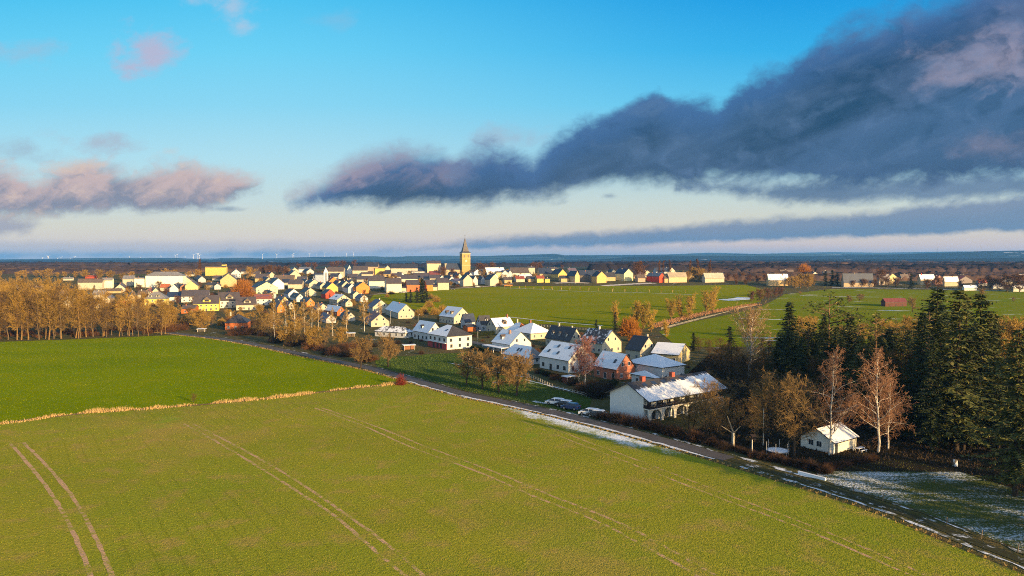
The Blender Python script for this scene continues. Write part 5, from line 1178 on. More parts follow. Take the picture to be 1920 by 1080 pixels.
house(273, 539, 12, 8, 70, 22, 7, (.74, .72, .60), GY, 'long three storey white school with hipped grey roof', cat='school', hip=1.0, wins=0)
house(385, 517, 6, 3, 39, 16, 2.2, YE, BR, 'long yellow block with flat roof on the left skyline', cat='block'); house(416, 514, 6, 3, 6.5, 18, 1.2, YE, BR, 'small yellow stair tower at the end of the yellow block', cat='tower')
for px, py, th, gw, lw, hp, rp, wl, rf, lb in [
    (146, 543, 10, 4, 46, 14, 6, CR, BR, 'long cream apartment row behind the left wood'), (192, 541, 10, 3, 19, 16, 4, (.76, .72, .55), GY, 'cream block with dark windows beside the apartment row'),
    (230, 536, 15, 6, 20, 13, 6, CR, GY, 'cream house with pyramid roof beside the flat white block'), (252, 539, 10, 3, 19, 17, 1.5, (.76, .72, .58), GY, 'flat roofed pale block next to the white school'),
    (215, 548, 118, 20, 8, 7, 8, CR, BR, 'cream gable with brown roof under the pale block'), (195, 550, 8, 3, 32, 5, 4, TAN, BR, 'low brown roofed shed behind the wood'),
    (218, 590, 12, 8, 26, 14, 11, CR, OT, 'cream house with glowing orange red roof inside the wood'), (193, 568, 115, 14, 10, 7, 5, CR, GY, 'small grey cream house left of the orange red roof'),
    (118, 578, 115, 16, 6, 10, 9, CR, BR, 'cream gable glimpsed through the wood, right of the brown one'), (136, 570, 115, 20, 8, 9, 7, CR, BR, 'cream gable behind bare trunks, middle of the wood'),
    (58, 592, 115, 34, 8, 12, 13, (.52, .42, .24), BR, 'large brownish gable seen through the left wood'), (20, 561, 115, 20, 6, 9, 7, CR, BR, 'cream gable at the far left over the wood'),
    (62, 556, 10, 5, 30, 16, 4, CR, GY, 'pale block above the wood at the left'), (15, 542, 10, 4, 26, 5, 2, CR, GY, 'low pale hall over the left tree tops'), (160, 522, 8, 3, 19, 4, 2, RD, RT, 'red roofed hall on the left plain'), (118, 526, 8, 3, 18, 4, 2, CR, GY, 'pale flat hall left of the red roofed hall'),
    (348, 518, 8, 3, 15, 4, 3, CR, BR, 'low cream house left of the brown poplar'), (270, 556, 115, 14, 8, 7, 6, CR, OT, 'orange tiled house behind the yellow dormered one'), (402, 543, 112, 12, 6, 7, 4, GR, DK, 'grey house left of the great tan gable'), (424, 556, 10, 4, 20, 6, 4, GR, DK, 'low dark shed under the tan gable')]:
    house(px, py, th, gw, lw, hp, rp, wl, rf, lb)
# village crest, left to right
for px, py, th, gw, lw, hp, rp, wl, rf, lb in [
    (545, 514, 112, 16, 5, 6, 6, CR, BR, 'pale gable beneath the ridge trees at the left end of the crest'), (560, 511, 14, 6, 22, 6, 4, (.6, .62, .62), GY, 'grey white house with low roof on the crest left'), (575, 514, 118, 14, 8, 5, 5, GR, DK, 'dark roofed house left of the chapel'),
    (613, 521, 8, 4, 31, 12, 8, CR, BR, 'long cream house with brown roof behind the chapel tower'), (619, 525, 12, 6, 15, 6, 6, CR, DK, 'cream cottage with dark roof right of the chapel tower'), (635, 523, 112, 7, 4, 7, 4, WH, DK, 'tiny white gable right of the dark cottage'),
    (641, 517, 112, 10, 8, 8, 7, GR, DK, 'dark steep roofed house left of the pointed white gable'), (651, 514, 112, 9, 6, 8, 9, WH, DK, 'pointed white gable on the crest'), (661, 520, 8, 4, 28, 13, 8, CR, BR, 'cream house with broad brown roof right of the pointed gable'),
    (651, 529, 10, 6, 18, 8, 7, CR, BR, 'cream house with brown hip behind the tall gables'), (669, 532, 10, 6, 20, 8, 6, CR, BR, 'brown roofed cream house above the vivid orange gable'), (678, 521, 10, 5, 21, 7, 5, CR, BR, 'low cream house on the crest above the brown roofed one'),
    (685, 518, 8, 6, 24, 18, 8, (.4, .28, .2), DK, 'tall brown house with black mansard roof on the crest'), (703, 518, 8, 4, 18, 15, 3, YE, BR, 'square yellow house right of the black mansard'), (722, 510, 112, 10, 5, 7, 5, CR, DK, 'slanting cream gable right of the yellow house'),
    (733, 514, 6, 3, 50, 11, 8, (.5, .44, .36), DK, 'very long grey building with dark roof and white dormers'), (712, 519, 8, 4, 20, 5, 7, TAN, DK, 'dark roofed house below the square yellow one'), (760, 512, 118, 10, 12, 6, 8, GR, DK, 'steep dark roof in front of the very long building'),
    (772, 514, 15, 8, 26, 5, 7, WH, NV, 'navy roofed house left of the ornate mansion'), (801, 514, 10, 5, 26, 20, 5, (.62, .48, .32), BR, 'ornate pale mansion with brown roof left of the church'), (806, 521, 10, 5, 20, 6, 6, (.45, .30, .2), RT, 'low rust roofed house below the mansion'),
    (692, 541, 14, 10, 30, 14, 9, (.6, .58, .52), BR, 'white house with brown roof left of its larger twin by the pasture'), (725, 549, 14, 12, 28, 17, 10, (.70, .64, .46), BR, 'cream house with brown roof at the corner of the pasture'), (753, 531, 10, 6, 30, 8, 7, (.6, .55, .42), BR, 'long brown roof behind the corner house'),
    (752, 547, 10, 5, 13, 7, 4, CR, BR, 'small cream lean-to between the corner house and the red house'), (763, 547, 12, 6, 24, 13, 8, (.50, .15, .06), BR, 'brick red house with brown roof beside the pasture'), (776, 526, 10, 6, 28, 7, 7, CR, BR, 'brown roofed house behind the brick red one'),
    (800, 546, 12, 5, 12, 12, 8, OR, BR, 'orange house half hidden by the evergreen clump'), (809, 545, 12, 5, 11, 7, 5, CR, BR, 'cream annex right of the orange house'), (821, 544, 12, 10, 21, 14, 8, CR, BR, 'cream house with orange centre bay at the pasture path'), (806, 530, 10, 5, 19, 8, 6, CR, BR, 'cream house behind the orange bay house'),
    (824, 528, 126, 10, 8, 6, 6, GR, DK, 'first of the dark roofs left of the church foot'), (832, 528, 126, 9, 8, 5, 5, CR, DK, 'second dark roof below the church, with cream gable'), (842, 530, 126, 11, 10, 6, 6, WH, DK, 'third dark roof below the church, white gable'), (852, 533, 15, 8, 16, 6, 4, GR, MV, 'low mauve roof left of the bright cream gable'),
    (869, 537, 118, 17, 7, 13, 9, CR, DK, 'bright cream gable directly below the church tower'), (887, 535, 118, 9, 14, 10, 8, GR, DK, 'grey house with dark roof, right of the bright cream gable'), (919, 536, 118, 16, 10, 12, 9, CR, DK, 'cream gable with black roof nearest the saplings'), (902, 533, 118, 8, 6, 9, 6, GR, DK, 'grey shaded gable between the two cream gables'),
    (889, 516, 118, 12, 8, 6, 5, (.6, .62, .66), DK, 'bluish gable right of the church foot'), (900, 514, 12, 5, 12, 5, 4, CR, BR, 'cream house right of the church'), (914, 514, 118, 12, 8, 5, 6, CR, BR, 'small sunlit gable behind the pale blue roof'),
    (913, 515, 20, 6, 34, 4, 9, GR, GY, 'broad pale blue snowy roof right of the church'), (931, 522, 10, 4, 10, 11, 2, (.72, .64, .3), BR, 'yellow cube house under the pale blue roof'), (940, 522, 118, 14, 6, 9, 6, GR, MV, 'grey gabled house right of the yellow cube'), (952, 521, 112, 9, 8, 8, 6, GR, MV, 'grey twin gable in the shade'),
    (960, 520, 14, 8, 33, 8, 10, WH, BR, 'white house with broad brown roof on the crest right of the church'), (991, 514, 8, 4, 12, 12, 2, CR, BR, 'bright white cube right of the broad brown roof'), (976, 523, 10, 5, 22, 4, 4, (.55, .58, .64), GY, 'low grey shed with a snowy roof, before the broad brown roof'), (991, 529, 12, 6, 16, 6, 5, TAN, BR, 'low tan farmhouse by the pasture edge'), (1007, 530, 12, 4, 14, 8, 5, YE, RT, 'yellow walled cottage with rust roof at the pasture edge'), (1022, 530, 8, 3, 9, 7, 1, YE, BR, 'yellow lean-to right of the yellow cottage'),
    (1012, 519, 12, 6, 24, 6, 10, TAN, NV, 'black barn roof left of the yellow gable'), (1032, 507, 10, 4, 14, 3, 3, CR, BR, 'small cream roof on the skyline'), (1047, 522, 118, 16, 14, 8, 9, (.62, .42, .12), DK, 'ochre barn gable with dark roof, left of the stone barns'), (1067, 514, 12, 6, 15, 6, 5, TAN, MV, 'mauve roofed house behind the ochre barn'), (1078, 530, 118, 9, 14, 13, 9, (.55, .38, .2), NV, 'narrow tan gable with black roof'),
    (1088, 528, 10, 5, 34, 12, 9, (.16, .13, .1), NV, 'dark stone barn with navy roof and two skylights'), (1119, 531, 118, 18, 10, 13, 9, (.60, .38, .14), DK, 'large ochre gable of the stone barn'), (1136, 527, 12, 5, 18, 8, 8, TAN, DK, 'brown barn adjoining the large ochre gable'), (1170, 527, 118, 17, 18, 14, 9, (.72, .64, .34), NV, 'round shouldered cream gable with navy roof'),
    (1188, 522, 12, 5, 20, 8, 5, (.4, .3, .22), MV, 'grey brown house behind the garden trees'), (1208, 520, 115, 11, 6, 9, 4, CR, GY, 'cream gable behind the red farmhouse'), (1236, 530, 118, 10, 24, 12, 6, (.62, .07, .03), GY, 'red farmhouse with grey slate roof'), (1246, 530, 12, 5, 10, 8, 5, TAN, BR, 'brown barn right of the red farmhouse'),
    (1230, 513, 14, 6, 34, 4, 7, GR, NV, 'navy roofed farm on the crest behind the red farmhouse'), (1255, 514, 118, 10, 5, 7, 5, CR, BR, 'sunlit cream gable of the navy roofed farm'), (1254, 530, 12, 6, 34, 11, 8, (.60, .42, .25), (.34, .28, .2), 'pale roofed hall with peach walls'), 
    (1322, 530, 14, 6, 36, 9, 9, CR, (.4, .36, .28), 'cream villa with pale roof and balcony, alone on the right')]:
    house(px, py, th, gw, lw, hp, rp, wl, rf, lb, **(dict(snow='R', cover=.9) if 'snowy roof' in lb else {}))
# farms on the right
for px, py, th, gw, lw, hp, rp, wl, rf, lb, kw in [
    (1441, 536, 8, 4, 37, 12, 10, TAN, GY, 'barn with pale grey roof behind the ochre trees', dict(snow='R', cover=.7)), (1464, 519, 8, 4, 25, 6, 7, CR, BR, 'cream house behind the pale grey barn', {}), (1521, 521, 112, 14, 6, 6, 5, (.6, .55, .48), DK, 'small grey gable right of the bright orange tree', {}),
    (1582, 538, 6, 5, 56, 10, 15, (.4, .3, .2), NV, 'long barn with navy roof and white eaves', {}), (1648, 534, 8, 4, 20, 13, 7, (.40, .34, .28), GY, 'grey tan house left of its brighter twin', {}), (1664, 532, 118, 18, 4, 12, 7, (.52, .42, .22), BR, 'tan house with sunlit gable end', {}), 
    (1726, 534, 10, 6, 27, 11, 8, (.45, .36, .22), GY, 'tan farmhouse with snowy roof and red chimney', dict(snow='R', cover=.85, chim=[(-.7, 0, 2, RD)])), (1752, 534, 118, 18, 8, 8, 10, (.3, .16, .12), RT, 'rust brown gable beside the tan farmhouse', {}), (1771, 537, 8, 4, 26, 10, 8, (.45, .38, .26), GY, 'grey house with snowy roof behind the tall firs', dict(snow='R', cover=.93)),
    (1797, 532, 115, 26, 8, 6, 8, (.2, .17, .16), RT, 'dark house with maroon roof behind the snowy shed', {}), (1799, 524, 10, 5, 20, 5, 4, CR, GY, 'pale gabled house behind the maroon roof', {}), (1808, 545, 8, 4, 24, 6, 4, (.5, .5, .5), GY, 'low shed with white snowy roof behind the fir tops', dict(snow='R', cover=.97)), (1900, 547, 8, 5, 22, 8, 3, (.45, .45, .42), GY, 'flat pale garage at the right edge', dict(snow='R', cover=.8)), (1862, 541, 10, 4, 20, 4, 3, GR, GY, 'low grey shed under the rusty trees', {}), (1912, 525, 10, 4, 14, 6, 5, WH, GY, 'white house on the right border of the view', {})]:
    house(px, py, th, gw, lw, hp, rp, wl, rf, lb, **kw)
hs_ = house(1660, 575, 10, 8, 40, 9, 6, (.11, .045, .03), (.14, .035, .028), 'red roofed wooden shed in the right meadow', cat='shed')
l, w, h, rise = hs_['dims']
for i in range(3): MB().box(-l / 2 + l * (.2 + .3 * i) - .6, -l / 2 + l * (.2 + .3 * i) + .6, -w / 2 - .05, -w / 2 + .02, .1, 2.1).build('door', plain('shed_door', (.05, .02, .018)), hs_)
# more houses standing between the others
for px, py, th, gw, lw, hp, rp, wl, rf, lb in [
    (556, 531, 12, 6, 18, 6, 6, CR, BR, 'small cream house left of the first steep gable'), (588, 524, 14, 7, 16, 6, 6, GR, DK, 'grey house in front of the chapel hall'), (527, 536, 12, 6, 14, 6, 6, CR, DK, 'small house beside the blue white gable, right side'), (498, 533, 118, 12, 10, 7, 6, CR, DK, 'cream gable between the hall and the pale yellow gable'),
    (470, 519, 12, 5, 16, 5, 5, CR, BR, 'low cream house under the round ochre tree'), (452, 514, 12, 5, 12, 5, 5, GR, DK, 'grey roof right of the white three windowed gable'), (505, 521, 118, 10, 8, 6, 5, CR, BR, 'cream gable end beneath the ochre trees'), (527, 524, 12, 5, 13, 5, 5, TAN, DK, 'dark roofed cottage beneath the ochre trees'),
    (386, 541, 12, 6, 18, 6, 5, CR, DK, 'cream bungalow behind the long brown roof'), (372, 530, 118, 14, 8, 6, 6, GR, BR, 'grey gable left of the great tan gable'), (398, 527, 12, 6, 16, 5, 5, CR, BR, 'cream house under the long yellow block'), (352, 556, 12, 6, 18, 6, 6, GR, DK, 'grey house above the bright yellow one'),
    (300, 546, 12, 6, 16, 7, 6, CR, OT, 'orange roofed cottage left of the steep white gable'), (286, 553, 118, 12, 10, 7, 6, (.5, .42, .3), BR, 'brown gable behind the yellow dormered house'), (258, 560, 12, 6, 18, 8, 7, CR, BR, 'cream house half hidden at the right end of the wood'), (240, 566, 118, 14, 10, 8, 7, TAN, BR, 'tan gable among the trunks near the orange red roof'),
    (174, 560, 12, 6, 22, 8, 7, CR, GY, 'cream house with grey roof deep in the wood'), (100, 560, 12, 6, 22, 9, 7, CR, BR, 'wide cream house deep in the left wood'), (82, 572, 118, 15, 8, 8, 7, CR, DK, 'pale gable between trunks in the left wood'), (180, 582, 118, 13, 8, 7, 6, CR, BR, 'low cream gable left of the orange red roof'),
    (504, 560, 118, 14, 12, 8, 6, GR, DK, 'grey gable right of the solar panel roof'), (556, 566, 118, 14, 12, 8, 7, WH, DK, 'white gable behind the birches, dark roof'), (575, 575, 118, 15, 12, 8, 8, OR, BR, 'orange gable between the white birch trunks'), (540, 580, 118, 12, 12, 7, 7, CR, MV, 'cream mauve roofed gable low behind the birches'),
    (612, 606, 118, 18, 14, 8, 8, GR, MV, 'grey gable with mauve roof at the foot of the birches'), (650, 602, 118, 16, 12, 8, 8, (.45, .4, .34), DK, 'brownish gable left of the red roofed house'), (676, 566, 118, 14, 10, 7, 6, GR, MV, 'grey mauve roofed house under the vivid orange gable'), (648, 575, 118, 13, 10, 7, 6, CR, DK, 'small cream gable right of the mauve solar roof'),
    (655, 537, 118, 10, 10, 6, 5, CR, BR, 'low cream house between the tall gables'), (700, 529, 12, 6, 16, 6, 6, CR, BR, 'brown roofed cream cottage behind the pasture twins'), (736, 524, 12, 6, 18, 5, 6, (.5, .45, .36), BR, 'low brown roof under the very long building'), (750, 521, 118, 9, 9, 5, 5, WH, DK, 'white gable beneath the very long building'),
    (790, 528, 12, 6, 16, 6, 6, GR, BR, 'grey house beneath the ornate mansion'), (812, 537, 12, 5, 12, 6, 6, WH, BR, 'white cottage between brown roofs near the pasture path'), (845, 521, 12, 5, 14, 6, 5, (.4, .34, .28), DK, 'brown house at the foot of the church nave'), (858, 524, 118, 8, 10, 6, 5, CR, DK, 'cream gable left of the church tower foot'),
    (878, 523, 118, 9, 9, 6, 6, GR, DK, 'dark roofed house right at the church tower foot'), (925, 526, 118, 9, 10, 7, 6, WH, DK, 'white gable behind the black roofed cream gable'), (946, 531, 12, 5, 14, 6, 5, TAN, BR, 'tan cottage at the saplings'), (968, 529, 12, 5, 16, 6, 5, CR, RT, 'rust roofed cottage left of the low tan farmhouse'),
    (1052, 529, 12, 5, 14, 7, 5, TAN, DK, 'stone shed right of the ochre barn gable'), (1105, 517, 12, 5, 20, 5, 5, GR, NV, 'navy roofed shed behind the stone barns'), (1146, 516, 118, 9, 8, 6, 5, CR, DK, 'cream gable behind the ochre stone barn'), (1196, 529, 12, 5, 14, 8, 6, (.42, .3, .22), BR, 'brown stable left of the red farmhouse'),
    (1290, 522, 12, 5, 12, 6, 5, TAN, BR, 'tan shed beneath the poplars'), (1400, 522, 12, 5, 14, 4, 4, CR, GY, 'low white roof among the trees right of the villa'), (1545, 520, 12, 5, 16, 6, 6, GR, DK, 'grey barn behind the olive evergreens'), (1690, 526, 12, 5, 14, 6, 6, (.45, .4, .34), BR, 'brown house left of the broad olive tree'), (1835, 536, 12, 5, 16, 6, 6, GR, RT, 'rust roofed house right of the firs'), (1880, 534, 12, 5, 18, 6, 5, CR, GY, 'cream house under the rusty trees near the right edge')]:
    house(px, py, th, gw, lw, hp, rp, wl, rf, lb)
# --- church with spire and nave; chapel
def church():
    x, y = G(872, 514); z = float(tz(y)); k = y / F; a = R(20); w = 16 * k; ht = 39 * k; sp = 30 * k; W2 = w / 2
    r = empty('church', (x, y, z), a); tag(r, 'village church with square ochre tower and pointed slate spire', 'church')
    st = brickwall((.48, .33, .12)); b = MB().box(-W2, W2, -W2, W2, -3, ht); b.build('tower', st, r)
    for zf in (.42, .76, .985): MB().box(-W2 - .25, W2 + .25, -W2 - .25, W2 + .25, ht * zf, ht * zf + .5).build('cornice', plaster((.62, .5, .28)), r)
    s = MB(); prof = [(W2 + .9, ht + .52), (W2 * .72, ht + sp * .13), (W2 * .42, ht + sp * .45), (.12, ht + sp)]
    for (r0, z0_), (r1, z1_) in zip(prof[:-1], prof[1:]):
        V = [(r0 * sx, r0 * sy, z0_) for sx, sy in ((-1, -1), (1, -1), (1, 1), (-1, 1))] + [(r1 * sx, r1 * sy, z1_) for sx, sy in ((-1, -1), (1, -1), (1, 1), (-1, 1))]
        s.add(V, [(0, 1, 5, 4), (1, 2, 6, 5), (2, 3, 7, 6), (3, 0, 4, 7)])
    so_ = s.build('spire', tiles((.09, .08, .08)), r); MB().tube((0, 0, ht + sp - .3), (0, 0, ht + sp + 4), .14, .1).box(-.9, .9, -.1, .1, ht + sp + 2.4, ht + sp + 2.7).build('cross', plain('iron', (.05, .05, .05)), so_)
    for f_ in (-1, 1):
        for u_ in (-.24, .24): MB().box(W2 * u_ * 2 - .8, W2 * u_ * 2 + .8, *sorted((f_ * (W2 - .05), f_ * (W2 + .06))), ht * .80, ht * .92).build('louvre', DFR(), r)
        MB().box(*sorted((f_ * (W2 - .05), f_ * (W2 + .06))), -.9, .9, ht * .80, ht * .92).build('louvre', DFR(), r)
    fc = MB(); fc.prism([(1.5 * math.cos(i * .5236), ht * .64 + 1.5 * math.sin(i * .5236)) for i in range(12)], 'y', -W2 - .12, -W2 + .02); fc.build('clock_face', plaster((.75, .66, .42)), r)
    # nave to the left of the tower
    nl, nw, nh, nr = 30 * k, 14 * k, 9 * k, 11 * k
    n = MB().prism([(-nw / 2 + 4, -3), (nw / 2 + 4, -3), (nw / 2 + 4, nh), (4, nh + nr), (-nw / 2 + 4, nh)], 'x', -nl - W2, -W2 - .01); n.build('nave', plaster((.42, .34, .22)), r)
    f_ = MB(); e = .5; f_.add([(-nl - W2 - e, -nw / 2 + 4 - e, nh - .4), (-W2 - .02, -nw / 2 + 4 - e, nh - .4), (-W2 - .02, 4, nh + nr + .2), (-nl - W2 + nw * .3, 4, nh + nr + .2), (-nl - W2 - e, nw / 2 + 4 + e, nh - .4), (-W2 - .02, nw / 2 + 4 + e, nh - .4)], [(0, 1, 2, 3), (5, 4, 3, 2), (4, 0, 3), (0, 4, 5, 1), (1, 5, 2)]); f_.build('roof', tiles(NV), r)
    return r
church()
def chapel():
    x, y = G(611, 531); z = float(tz(y)); k = y / F; r = empty('chapel', (x, y, z), R(25)); tag(r, 'modern blue grey chapel with a slender pointed white tower', 'chapel')
    wm = plaster((.45, .5, .58)); w = 3.2 * k
    for dx in (-w * .8, w * .8): MB().box(dx - w * .5, dx + w * .5, -w * .6, w * .6, -2, 20 * k).build('tower', wm, r)
    MB().box(-w * .29, w * .29, -w * .4, w * .4, -2, 19 * k).build('window', GLASS(), r)
    MB().add([(-w * 1.35, -w * .65, 20 * k + .02), (w * 1.35, -w * .65, 20 * k + .02), (w * 1.35, w * .65, 20 * k + .02), (-w * 1.35, w * .65, 20 * k + .02), (0, 0, 30 * k)], [(0, 1, 4), (1, 2, 4), (2, 3, 4), (3, 0, 4), (3, 2, 1, 0)]).build('spire', plaster((.6, .62, .66)), r)
    MB().prism([(-5 * k, -2), (5 * k, -2), (5 * k, 10 * k), (-5 * k, 15 * k)], 'x', -20 * k, -w * 1.4).build('hall', plaster((.3, .35, .42)), r)
    MB().prism([(-5.6 * k, 15.4 * k), (5.6 * k, 9.9 * k), (5.6 * k, 10.6 * k), (-5.6 * k, 16.1 * k)], 'x', -20.8 * k, -w * 1.4 + .02).build('roof', tiles((.25, .32, .42)), r)
chapel()
# ------------------------------------------------------------------ cars, lamps, posts, turbines and small things
def paint(n, c): 
    def f(t, b, g):
        b.inputs['Coat Weight'].default_value = .6; b.inputs['Coat Roughness'].default_value = .08
        return t.mix(t.lin(t.noise(t.new('ShaderNodeTexCoord').outputs['Object'], 1.5, 3), .3, .7), mul(c, .85), c)
    return material('paint_' + n, f, .35, .5)
def car(px, py, rz, colour, label, wagon=True, L=4.5):
    x, y = G(px, py); r = empty('parked_car', (x, y, float(tz(y)) + .075), rz, 1.22); tag(r, label, 'car', 'cars parked by the lane')
    w = .88
    low = [(-L / 2, .32), (-L / 2 + .05, .62), (-L / 2 + .02, .86), (-L / 2 + .12, 1.0), (L / 2 - 1.35, 1.0), (L / 2 - .35, .84), (L / 2 - .02, .68), (L / 2, .34)]
    b = MB()
    arch = lambda xc: [(xc + .40 * math.cos(math.pi - math.pi * j / 6), .32 + .40 * math.sin(math.pi * j / 6)) for j in range(7)]
    xr, xf = -L / 2 + .85, L / 2 - .88
    poly = low[::-1][:1] + [(L / 2 - .1, .22)] + [(p[0], max(.22, p[1])) for p in arch(xf)[::-1]] + [(p[0], max(.22, p[1])) for p in arch(xr)[::-1]] + [(-L / 2 + .08, .22)] + low
    P = list(dict.fromkeys(poly))
    # lofted body: three outlines across the width, shoulders pulled in
    n = len(P); V = []
    for yy_, sc, dz in ((-w, .985, 0), (-w * .8, 1, .0), (w * .8, 1, .0), (w, .985, 0)):
        for (u_, v_) in P: V.append((u_ * sc, yy_, v_ - (.05 if abs(yy_) == w and v_ > .8 else 0)))
    Fc = [(j * n + i, j * n + (i + 1) % n, (j + 1) * n + (i + 1) % n, (j + 1) * n + i) for j in range(3) for i in range(n)] + [tuple(range(n))[::-1], tuple(range(3 * n, 4 * n))]
    b.add(V, Fc); bo = b.build('body', paint(*colour), r)
    tail = -L / 2 + (.12 if wagon else .35)
    cab = [(tail, 1.0), (tail + .22, 1.42), (tail + .6, 1.5), (.35, 1.48), (.75, 1.36), (1.3, 1.0)]
    def slab(pts, ya, yb, inset=.16):
        m_ = MB(); k = len(pts); V = []
        for s in (-1, 1):
            for (u_, v_) in pts: V.append((u_, s * (yb - inset * (v_ - 1.0) / .5), v_))
        m_.add(V, [tuple(range(k))[::-1], tuple(range(k, 2 * k))] + [(i, (i + 1) % k, k + (i + 1) % k, k + i) for i in range(k)]); return m_
    slab([(u_, v_ - .02) for u_, v_ in cab], 0, w * .93).build('window', GLASS(), r)
    rp = [(tail + .14, 1.40), (tail + .58, 1.53), (.36, 1.51), (.74, 1.38), (.30, 1.43), (tail + .6, 1.45)]
    slab(rp, 0, w * .95).build('roof', snowroof((.2, .2, .2), .9) if 'white' in label or 'snow' in label else paint(*colour), r)
    pl = MB()
    for s in (-1, 1):
        for u_ in (-.15,): pl.box(u_ - .05, u_ + .05, *sorted((s * (w * .78), s * (w * .955))), .98, 1.44)
    pl.build('pillar', paint(*colour), r)
    for u_ in (xr, xf):
        for s in (-1, 1):
            wo = MB().tube((u_, s * (w - .2), .32), (u_, s * (w + .01), .32), .32, .32, 14).build('wheel', plain('tyre_rubber', (.02, .02, .02), .9, .1), r)
            MB().tube((u_, s * (w + .008), .32), (u_, s * (w + .03), .32), .2, .18, 10).build('rim', plain('alloy', (.45, .45, .46), .35, .5, .1, 3, .8), wo)
    for s in (-1, 1):
        MB().box(L / 2 - .14, L / 2 + .005, s * .62 - .16, s * .62 + .16, .62, .74).build('headlight', plain('lamp_glass', (.7, .72, .75), .15, .6, .05), r)
        MB().box(-L / 2 - .012, -L / 2 + .1, s * .66 - .13, s * .66 + .13, .7, .86).build('tail_light', plain('red_lens', (.3, .015, .012), .2, .5, .05), r)
    return r
car(1041, 759, R(152), ('white', (.72, .73, .74)), 'white estate car, first from the left of those parked on the verge')
car(1058, 763, R(150), ('black', (.02, .022, .025)), 'black car between the white and the blue car', False, 4.3)
car(1070, 768, R(148), ('blue', (.02, .045, .13)), 'blue car on the verge right of the black car', False, 4.2)
car(1105, 779, R(152), ('white', (.72, .73, .74)), 'white estate car parked close to the big white house')
car(1119, 782, R(150), ('grey', (.05, .06, .07)), 'dark grey car behind the white one by the big house', False, 4.3)
def lamp(px, py, htop, label):
    x, y = G(px, py); h = (py - htop) * y / F; r = empty('street_lamp', (x, y, float(tz(y))), 0); tag(r, label, 'street lamp')
    MB().tube((0, 0, -.2), (0, 0, h), .09, .06).build('pole', plain('galvanised', (.45, .45, .45), .45, .4), r)
    ar = MB().tube((0, 0, h - .05), (.9, -.5, h + .12), .05, .04).build('arm', plain('galvanised', (.45, .45, .45)), r)
    MB().box(.7, 1.35, -.66, -.4, h + .05, h + .2).build('lamp_head', plain('lamp_shell', (.6, .6, .6), .4, .4), ar)
lamp(784, 607, 590, 'street lamp above the snow roofed white house'); lamp(732, 607, 583, 'street lamp right of the cream gable with red roof'); lamp(896, 647, 620, 'street lamp beside the grey street of the estate')
def pole(px, py, htop, label, r0=.1, c=(.5, .46, .38)):
    x, y = G(px, py); h = (py - htop) * y / F; o = MB().tube((0, 0, -.2), (0, 0, h), r0, r0 * .85, 8).tube((0, 0, h + .002), (0, 0, h + .12), r0 * 1.3, r0 * .6, 8).build('post', plain('weathered_wood', c, .9, .1), None)
    o.location = (x, y, float(tz(y))); tag(o, label, 'post')
pole(1431, 836, 765, 'tall pale pole among the bare garden trees'); pole(1375, 842, 812, 'short pale post with a cut top, left of the bird table', .18)
def bird_table():
    x, y = G(1410, 852); r = empty('bird_table', (x, y, 0), .4); tag(r, 'small roofed bird table on a post behind the hedge', 'bird table')
    MB().tube((0, 0, -.2), (0, 0, 3.2), .14, .12).build('post', plain('weathered_wood', (.5, .46, .38)), r)
    MB().box(-.5, .5, -.5, .5, 3.21, 3.3).box(-.42, -.36, -.42, -.36, 3.3, 3.8).box(.36, .42, .36, .42, 3.3, 3.8).build('tray', plain('dark_wood', (.07, .045, .03)), r)
    MB().prism([(-.7, 3.81), (.7, 3.81), (0, 4.25)], 'x', -.6, .6).build('roof', plain('dark_wood', (.07, .045, .03)), r)
bird_table()
def pollard(px, py, label):
    x, y = G(px, py); r = empty('pollard_tree', (x, y, 0), 0); tag(r, label, 'tree')
    MB().tube((0, 0, -.3), (.1, 0, 3.2), .42, .36, 9).build('trunk', plain('pale_bark', (.2, .17, .125), .9, .1, .3), r)
    MB().tube((.1, 0, 3.1), (-1.2, .3, 6.6), .2, .07).tube((.1, 0, 3.0), (1.6, .2, 4.4), .16, .05).tube((.1, 0, 2.9), (-2.6, -.2, 4.6), .15, .05).build('limb', plain('pale_bark', (.2, .17, .125)), r)
pollard(1374, 838, 'pale pollarded stump with three bare limbs behind the hedge')
def trampoline(px, py):
    x, y = G(px, py); r = empty('trampoline', (x, y, 0), 0); tag(r, 'round trampoline covered with snow in the shady garden', 'trampoline')
    R_ = 2.2; P = [(R_ * math.cos(i * math.pi / 12), R_ * math.sin(i * math.pi / 12)) for i in range(24)]
    MB().prism([(a * .9, b * .9) for a, b in P], 'z', .86, .9).build('mat', snowroof((.03, .03, .03), .92), r)
    e = MB()
    for i in range(24):
        (a, b), (c, d_) = P[i], P[(i + 1) % 24]; e.tube((a, b, .88), (c, d_, .88), .1, .1, 6)
    e.build('rim', plain('tramp_pad', (.2, .22, .25), .6), r)
    for i in range(6):
        a = i * math.pi / 3; MB().tube((R_ * math.cos(a), R_ * math.sin(a), -.1), (R_ * math.cos(a), R_ * math.sin(a), .86), .05, .05).tube((R_ * 1.04 * math.cos(a), R_ * 1.04 * math.sin(a), .8), (R_ * 1.04 * math.cos(a), R_ * 1.04 * math.sin(a), 2.7), .04, .04).build('leg', plain('galvanised', (.45, .45, .45)), r)
trampoline(1458, 852)
